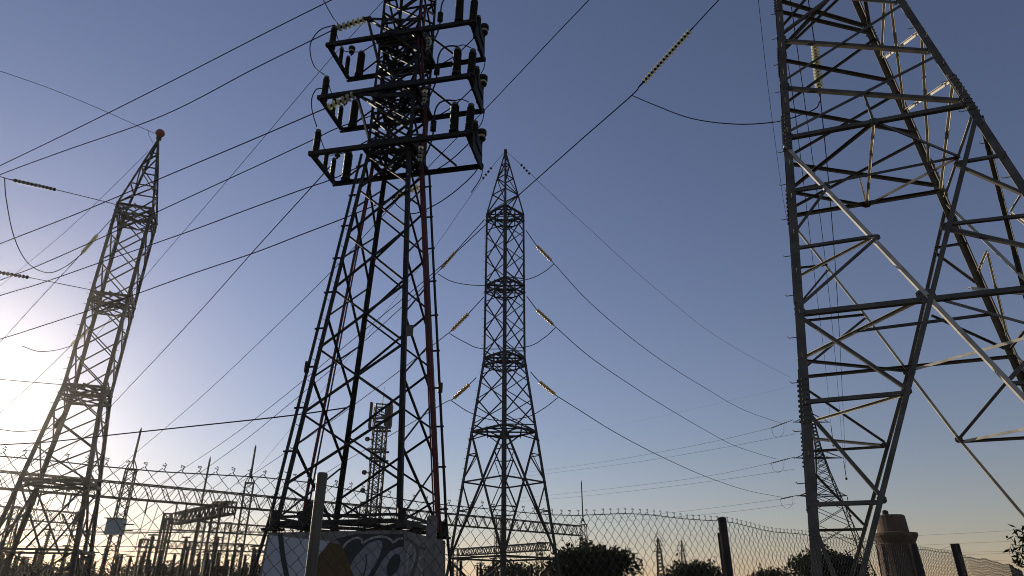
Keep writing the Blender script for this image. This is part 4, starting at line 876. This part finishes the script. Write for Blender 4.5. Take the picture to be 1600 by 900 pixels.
# busbars through the yard
for i, (x0, y0, x1, y1) in enumerate(((-20, 826, 430, 832), (-20, 853, 430, 851), (-20, 838, 300, 830), (150, 859, 430, 868), (690, 866, 880, 872), (-20, 812, 250, 829), (130, 832, 480, 828))):
    wire('busbar', [(x0, y0), ((x0 + x1) / 2, (y0 + y1) / 2 + 2), (x1, y1)], 70 + i, 84 + i, .03, f'{("first", "second", "third", "fourth", "lone", "fifth", "sixth")[i]} thin busbar strung across the {"substation yard by the ball-topped tower" if i != 4 else "yard under the middle tower"}', 'busbar', 'busbars in the substation')
# dropper loops under the long beam
for i, x in enumerate((66, 72, 110, 118, 236, 282, 296, 330, 372)):
    f_ = frac(A0, A1, x); q = V(*A0) * (1 - f_) + V(*A1) * f_ - V(0, 0, 1.4); hh = (2.6, 2.2, 3.2, 3.0, 3.6, 3.2, 2.8, 3.0, 2.5)[i]
    b = MB(); b.tube([q, q - V(0, 0, 1.1)], .07, 5); b.tube(spline([q - V(0, 0, 1.0), q - V(.15, 0, hh), q - V(-.1, .3, hh + .5), q + V(.5, .6, -hh * .6), q + V(.7, .8, -.3)], 5), .03, 4)
    o = b.build('dropper', 'dark'); tag(o, 'thin dropper loop hanging below the beam of the long gantry', 'dropper', 'droppers under the long gantry')

# ------------------------------------------------------------------ water tower
WY = 100.0; wb = at(1398, 806, WY); wx = at(1402, 860, WY)[0]; wh = wb[2]
t = thing('water_tower', (wx, WY, 0), 'round brown water tower with a flared collar standing beyond the fence', 'water tower'); s_ = WY / 1050
o0 = V(wx, WY, 0); k = wh / 11.9
b = MB(); b.lathe([(2.8, 0), (2.6, 4 * k), (2.4, 7.2 * k), (2.45, 8.0 * k)], o0, V(0, 0, 1), 24); b.build('shaft', 'brick', t)
b = MB(); b.lathe([(2.45, 7.9 * k), (2.5, 8.2 * k), (2.95, 9.0 * k), (3.05, 9.15 * k), (3.05, 9.5 * k), (2.2, 9.62 * k)], o0, V(0, 0, 1), 28); b.build('collar', 'brick', t)
b = MB(); b.lathe([(2.05, 9.6 * k), (1.95, 11.8 * k), (1.8, 11.95 * k), (.6, 12.05 * k)], o0, V(0, 0, 1), 24); b.build('tank', 'brick', t)
b = MB(); b.lathe([(.42, 11.9 * k), (.42, 12.55 * k), (.1, 12.7 * k)], o0 + V(-.5, 0, 0), V(0, 0, 1), 10); b.build('roof_vent', 'dark', t)
b = MB()
for a_ in range(0, 360, 45): d = V(math.cos(R(a_ + 10)), math.sin(R(a_ + 10)), 0); b.box(o0 + d * 2.78, o0 + d * 2.42 + V(0, 0, 8.1 * k), .5, .3, d)
b.build('buttress', 'brick', t)

# ------------------------------------------------------------------ fence
FP = [V(-4.1, 1.25), V(-2.0, 2.66), V(-.96, 3.42), V(.29, 4.30), V(1.63, 5.37), V(3.25, 6.95), V(5.0, 8.65), V(6.6, 10.3), V(9.2, 13.2), V(12.4, 17.4)]
FZ = 2.08
cum = [0.0]
for a_, c_ in zip(FP, FP[1:]): cum.append(cum[-1] + float(np.linalg.norm(c_ - a_)))
def fpos(s_):
    for i in range(len(FP) - 1):
        if s_ <= cum[i + 1] or i == len(FP) - 2:
            f_ = (s_ - cum[i]) / (cum[i + 1] - cum[i]); p = FP[i] * (1 - f_) + FP[i + 1] * f_; d = nrm(FP[i + 1] - FP[i]); return p, V(-d[1], d[0])
fen = thing('chain_link_fence', (FP[4][0], FP[4][1], 0), 'sagging galvanised chain-link fence with twisted wire tips crossing the whole foreground', 'fence')
b = MB(); s_ = 0.0; PIT = .0735; k = 0; rf = random.Random(11)
def fz(s_): return FZ + .012 * math.sin(s_ * 2.1) + .008 * math.sin(s_ * 5.3 + 1) - (.05 * math.exp(-((s_ - 4.8) / .9) ** 2))
while s_ < cum[-1] - PIT:
    far = s_ > 9.5
    P = []; z = fz(s_) + .035; side = k % 2; j = 0; jit = rf.uniform(-.004, .004)
    zlow = .05 if s_ < 9 else 1.0
    p, n = fpos(s_ + PIT / 2)
    bend = .010 * math.sin(s_ * 9) 
    while z > zlow:
        q, n = fpos(max(0, s_ + (PIT if (j % 2) else 0) * .5 + (0 if side else 0) + jit + (PIT * .0)))
        wob = rf.uniform(-.0025, .0025)
        P.append(V(q[0] + n[0] * (.004 if j % 2 else -.004), q[1] + n[1] * (.004 if j % 2 else -.004), z + wob)); z -= PIT * .5; j += 1
    if not side: pass
    # neighbour wires interlock: every second one is mirrored
    if side:
        P = []; z = fz(s_) + .035; j = 0
        while z > zlow:
            q, n = fpos(max(0, s_ + (0 if (j % 2) else PIT) * .5 - PIT * .5 + PIT * .5 + jit))
            P.append(V(q[0] + n[0] * (.004 if j % 2 else -.004), q[1] + n[1] * (.004 if j % 2 else -.004), z + rf.uniform(-.0025, .0025))); z -= PIT * .5; j += 1
    b.tube(P, .0021 if not far else .0022, 3, False)
    if s_ < 14 and side == 0:
        a0 = P[0]; tw_ = [a0 + V(0, 0, -.004), a0 + V(.006, .004, .008), a0 + V(-.007, -.003, .013), a0 + V(.008, .003, .017), a0 + V(-.004 + rf.uniform(-.006, .006), .0, .021 + rf.uniform(-.005, .005))]
        b.tube(tw_, .0022, 4); b.tube([a0 + V(.004, 0, .010), a0 + V(.009, .002, .014 + rf.uniform(-.003, .004))], .0014, 4); b.tube([a0 + V(-.003, 0, .012), a0 + V(-.008, .002, .018 + rf.uniform(-.004, .003))], .0014, 4)
    s_ += PIT / 2; k += 1
b.build('chain_link_mesh', 'fwire', fen)
tw_ = MB()
for dz, r_ in ((.022, .0026), (-.62, .002), (-1.2, .002), (-1.9, .002)):
    tw_.tube([V(*fpos(s_)[0], fz(s_) + dz) + V(*(fpos(s_)[1] * .006), 0) for s_ in np.arange(0, cum[-1], .22)], r_, 4)
tw_.build('tension_wire', 'fwire', fen)
def fpost(px, ytop, Yoff, w_, m, ang=True, zz=None):
    best = min(np.arange(0, cum[-1], .01), key=lambda s_: abs(proj(V(*(fpos(s_)[0] - fpos(s_)[1] * Yoff), 2.0))[0] - px)); p, n = fpos(best); p = V(*p) - V(*n) * Yoff
    r = ray(px, ytop); d = r[:2]; kk = float(np.linalg.norm(p) / np.linalg.norm(d)); z = CAMZ + r[2] * kk
    b = MB(); x = V(p[0], p[1], 0); t = V(p[0], p[1], z)
    if ang: b.leg(x, t, nrm(V(n[1], -n[0], 0)), V(n[0], n[1], 0), w_, .006)
    else:
        b.tube([x, t - V(0, 0, .01)], w_ / 2, 14); b.lathe([(w_ * .52, 0), (w_ * .52, .012), (w_ * .4, .02)], t - V(0, 0, .012), V(0, 0, 1), 14)
    return b.build('post', m, fen)
fpost(498, 741, .045, .052, 'galv', False); fpost(1131, 810, .05, .062, 'rust', False); fpost(1126, 832, -.16, .024, 'rust', True)
fpost(1432, 851, .05, .075, 'rust', False); fpost(1500, 849, .06, .06, 'rust', True); fpost(1507, 849, -.1, .05, 'rust', True); fpost(-140, 700, .05, .05, 'galv', False)
tr = MB(); tr.tube([V(*fpos(s_)[0], fz(s_) - .47 + .02 * math.sin(s_)) - V(*(fpos(s_)[1] * .05), 0) for s_ in np.arange(9.2, cum[-1], .5)], .012, 6); tr.build('lower_rail', 'rust', fen)
# concrete post by the plinth corner
p = at(672, 880, 11.5); zt = at(672, 808, 11.5)[2]; b = MB(); b.prism([(-.08, -.08), (.08, -.08), (.08, .08), (-.08, .08)], V(p[0], 11.5, 0), V(p[0], 11.5, zt), V(1, 0, 0), V(0, 1, 0)); b.box(V(p[0], 11.5, zt), V(p[0], 11.5, zt + .02), .13, .13)
o = b.build('concrete_post', 'conc'); tag(o, 'square concrete post in front of the shaded corner of the graffiti plinth', 'post')

# ------------------------------------------------------------------ trees
def leaves(n, blobs, size, seed, flat=1.0):
    r_ = np.random.default_rng(seed); vs = []; fs = []
    wts = np.array([bl[3] ** 2.2 for bl in blobs]); wts /= wts.sum()
    for q in range(n):
        bl = blobs[r_.choice(len(blobs), p=wts)]; d = r_.normal(size=3); d /= np.linalg.norm(d); rad = bl[3] * (r_.uniform(.0, 1.0) ** .38) * (1 + .18 * math.sin(5 * d[0] + 3 * d[2] + bl[0]) + (r_.uniform(0, .55) if r_.uniform() < .09 else 0))
        c = V(bl[0], bl[1], bl[2]) + d * rad * V(1, 1, .85); s_ = size * r_.uniform(.6, 1.3)
        a = r_.normal(size=3); a[2] -= .3; a /= np.linalg.norm(a); bb = np.cross(a, r_.normal(size=3)); bb /= np.linalg.norm(bb); nn = np.cross(a, bb)
        o = len(vs); vs += [c - a * s_, c + bb * s_ * .42 + nn * s_ * .1, c + a * s_, c - bb * s_ * .42 + nn * s_ * .1]; fs += [(o, o + 1, o + 2), (o, o + 2, o + 3)]
    return vs, fs
def tree(px, ytop, Y, wpx, label, seed, n=3500, name='tree', leaf=.22, group='trees beyond the fence', aspect=None):
    s_ = Y / 1060; top = at(px, ytop, Y); W_ = wpx * s_; H = top[2]; base = V(top[0], Y, 0); r_ = random.Random(seed)
    t = thing(name, base, label, 'tree', group)
    b = MB(); b.tube([base, base + V(.1, 0, H * .3), base + V(-.1, .1, H * .6)], [.03 * H + .05, .02 * H + .04, .01 * H], 7)
    for q in range(7):
        a_ = q * .9 + r_.random(); b.tube([base + V(0, 0, H * (.22 + .05 * q)), base + V(math.cos(a_) * W_ * .2, math.sin(a_) * W_ * .2, H * (.45 + .05 * q)), base + V(math.cos(a_) * W_ * .36, math.sin(a_) * W_ * .33, H * (.5 + .06 * q))], [.012 * H, .008 * H, .003 * H], 5)
    b.build('trunk', 'bark', t)
    bl = []
    R0 = min(W_ * .5, H * .5); m_ = W_ * .5
    bl.append((base[0], Y, H - .36 * H, .36 * H))
    for q in range(16):
        a_ = q * 2.4; u_ = math.sqrt((q + .3) / 16) * .74; bl.append((base[0] + math.cos(a_) * m_ * u_, Y + math.sin(a_) * m_ * u_, H * (.30 + .42 * math.sqrt(max(0, 1 - u_ * u_)) * r_.uniform(.85, 1.0)), m_ * r_.uniform(.30, .40)))
    for q in range(14):
        a_ = r_.uniform(0, 6.28); rr_ = W_ * .5 * r_.uniform(.35, .72); zz_ = H * r_.uniform(.3, .78); sz_ = R0 * r_.uniform(.22, .42); zz_ = min(zz_, H * .5 + H * .38 * math.sqrt(max(0, 1 - (rr_ / (W_ * .5)) ** 2)) - sz_ * .5)
        bl.append((base[0] + math.cos(a_) * rr_, Y + math.sin(a_) * rr_, zz_, sz_))
    vs, fs = leaves(n, bl, leaf, seed); c = MB(); c.v = [tuple(v_) for v_ in vs]; c.f = fs; c.build('crown', 'leaf', t); return t
tree(921, 838, 60, 150, 'largest round dark tree beside the foot of the straight middle tower', 3, 9000, leaf=.22)
tree(1078, 868, 85, 100, 'low rounded dark tree under the two tiny pylons', 4, 4500, leaf=.24)
tree(1199, 878, 90, 64, 'small ragged tree left of the close tower\'s near leg', 6, 2200, leaf=.24)
tree(1284, 845, 70, 118, 'dark spreading tree behind the near leg of the close tower', 8, 6500, leaf=.22)
tree(872, 872, 80, 60, 'pale low bush between the middle tower\'s foot and the round tree', 9, 1800, leaf=.2)
tree(805, 872, 95, 130, 'low broad bush behind the foot of the straight middle tower', 12, 3000, leaf=.25)
tree(1345, 886, 88, 46, 'tiny bush between the close tower\'s legs', 13, 1200, leaf=.22)
for i, (x, y, w_) in enumerate(((20, 872, 120), (110, 878, 130), (215, 877, 130), (310, 880, 130), (395, 876, 110), (60, 866, 70), (270, 870, 70))): tree(x, y, 104 + i * 3, w_, 'dark shrubby tree in the low treeline behind the substation', 20 + i, 2600, leaf=.26, group='treeline behind the substation')
# near tree whose twigs reach into the right edge
nb = V(11.2, 11.6, 0); t = thing('tree', nb, 'leafy twigs of a near tree reaching in at the edge beside the fence', 'tree')
b = MB(); b.tube([nb, nb + V(-.1, 0, 1.2), nb + V(0, .1, 2.5)], [.12, .09, .05], 7)
tipsb = [(1578, 850), (1586, 838), (1592, 826), (1583, 862), (1592, 872), (1598, 886), (1600, 852)]
tp3 = [at(x, y, 11.3) for x, y in tipsb]
for p in tp3: b.tube([nb + V(0, 0, 1.3), (nb + V(0, 0, 1.6) + p) / 2 + V(0, 0, .12), p], [.03, .015, .004], 5)
b.build('trunk', 'bark', t)
bl = [(nb[0], nb[1], 2.3, .7), (nb[0] + .3, nb[1], 1.9, .7)]
vs, fs = leaves(700, bl, .055, 5); r_ = np.random.default_rng(2)
c = MB(); c.v = [tuple(v_) for v_ in vs]; c.f = list(fs)
for p in tp3:
    mid = (nb + V(0, 0, 1.6) + p) / 2 + V(0, 0, .12)
    for q in range(60):
        f_ = r_.uniform(.15, 1.05); a = mid * (1 - f_) + p * f_ + r_.normal(size=3) * .03; d = nrm(r_.normal(size=3) + V(-.5, 0, -.4)); s2 = nrm(np.cross(d, r_.normal(size=3))) * .02
        o_ = len(c.v); c.v += [tuple(a), tuple(a + d * .07 + s2), tuple(a + d * .15), tuple(a + d * .07 - s2)]; c.f += [(o_, o_ + 1, o_ + 2), (o_, o_ + 2, o_ + 3)]
c.build('crown', 'leaf', t)

# ------------------------------------------------------------------ air
b = MB(); x0, x1, y0, y1, z0, z1 = -330, 330, -60, 420, -1.0, 44.0
b.add([(x0, y0, z0), (x1, y0, z0), (x1, y1, z0), (x0, y1, z0), (x0, y0, z1), (x1, y0, z1), (x1, y1, z1), (x0, y1, z1)], [(3, 2, 1, 0), (4, 5, 6, 7), (0, 1, 5, 4), (1, 2, 6, 5), (2, 3, 7, 6), (3, 0, 4, 7)])
hm = bpy.data.materials.new('haze'); hm.use_nodes = True; hn = hm.node_tree; hn.nodes.remove(hn.nodes['Principled BSDF'])
pv = hn.nodes.new('ShaderNodeVolumePrincipled'); pv.inputs['Color'].default_value = (1.0, 0.97, 0.88, 1); pv.inputs['Density'].default_value = 0.00013; pv.inputs['Anisotropy'].default_value = 0.87
hn.links.new(pv.outputs[0], hn.nodes['Material Output'].inputs['Volume']); M['haze'] = hm
ho = b.build('haze', 'haze'); ho['kind'] = 'stuff'
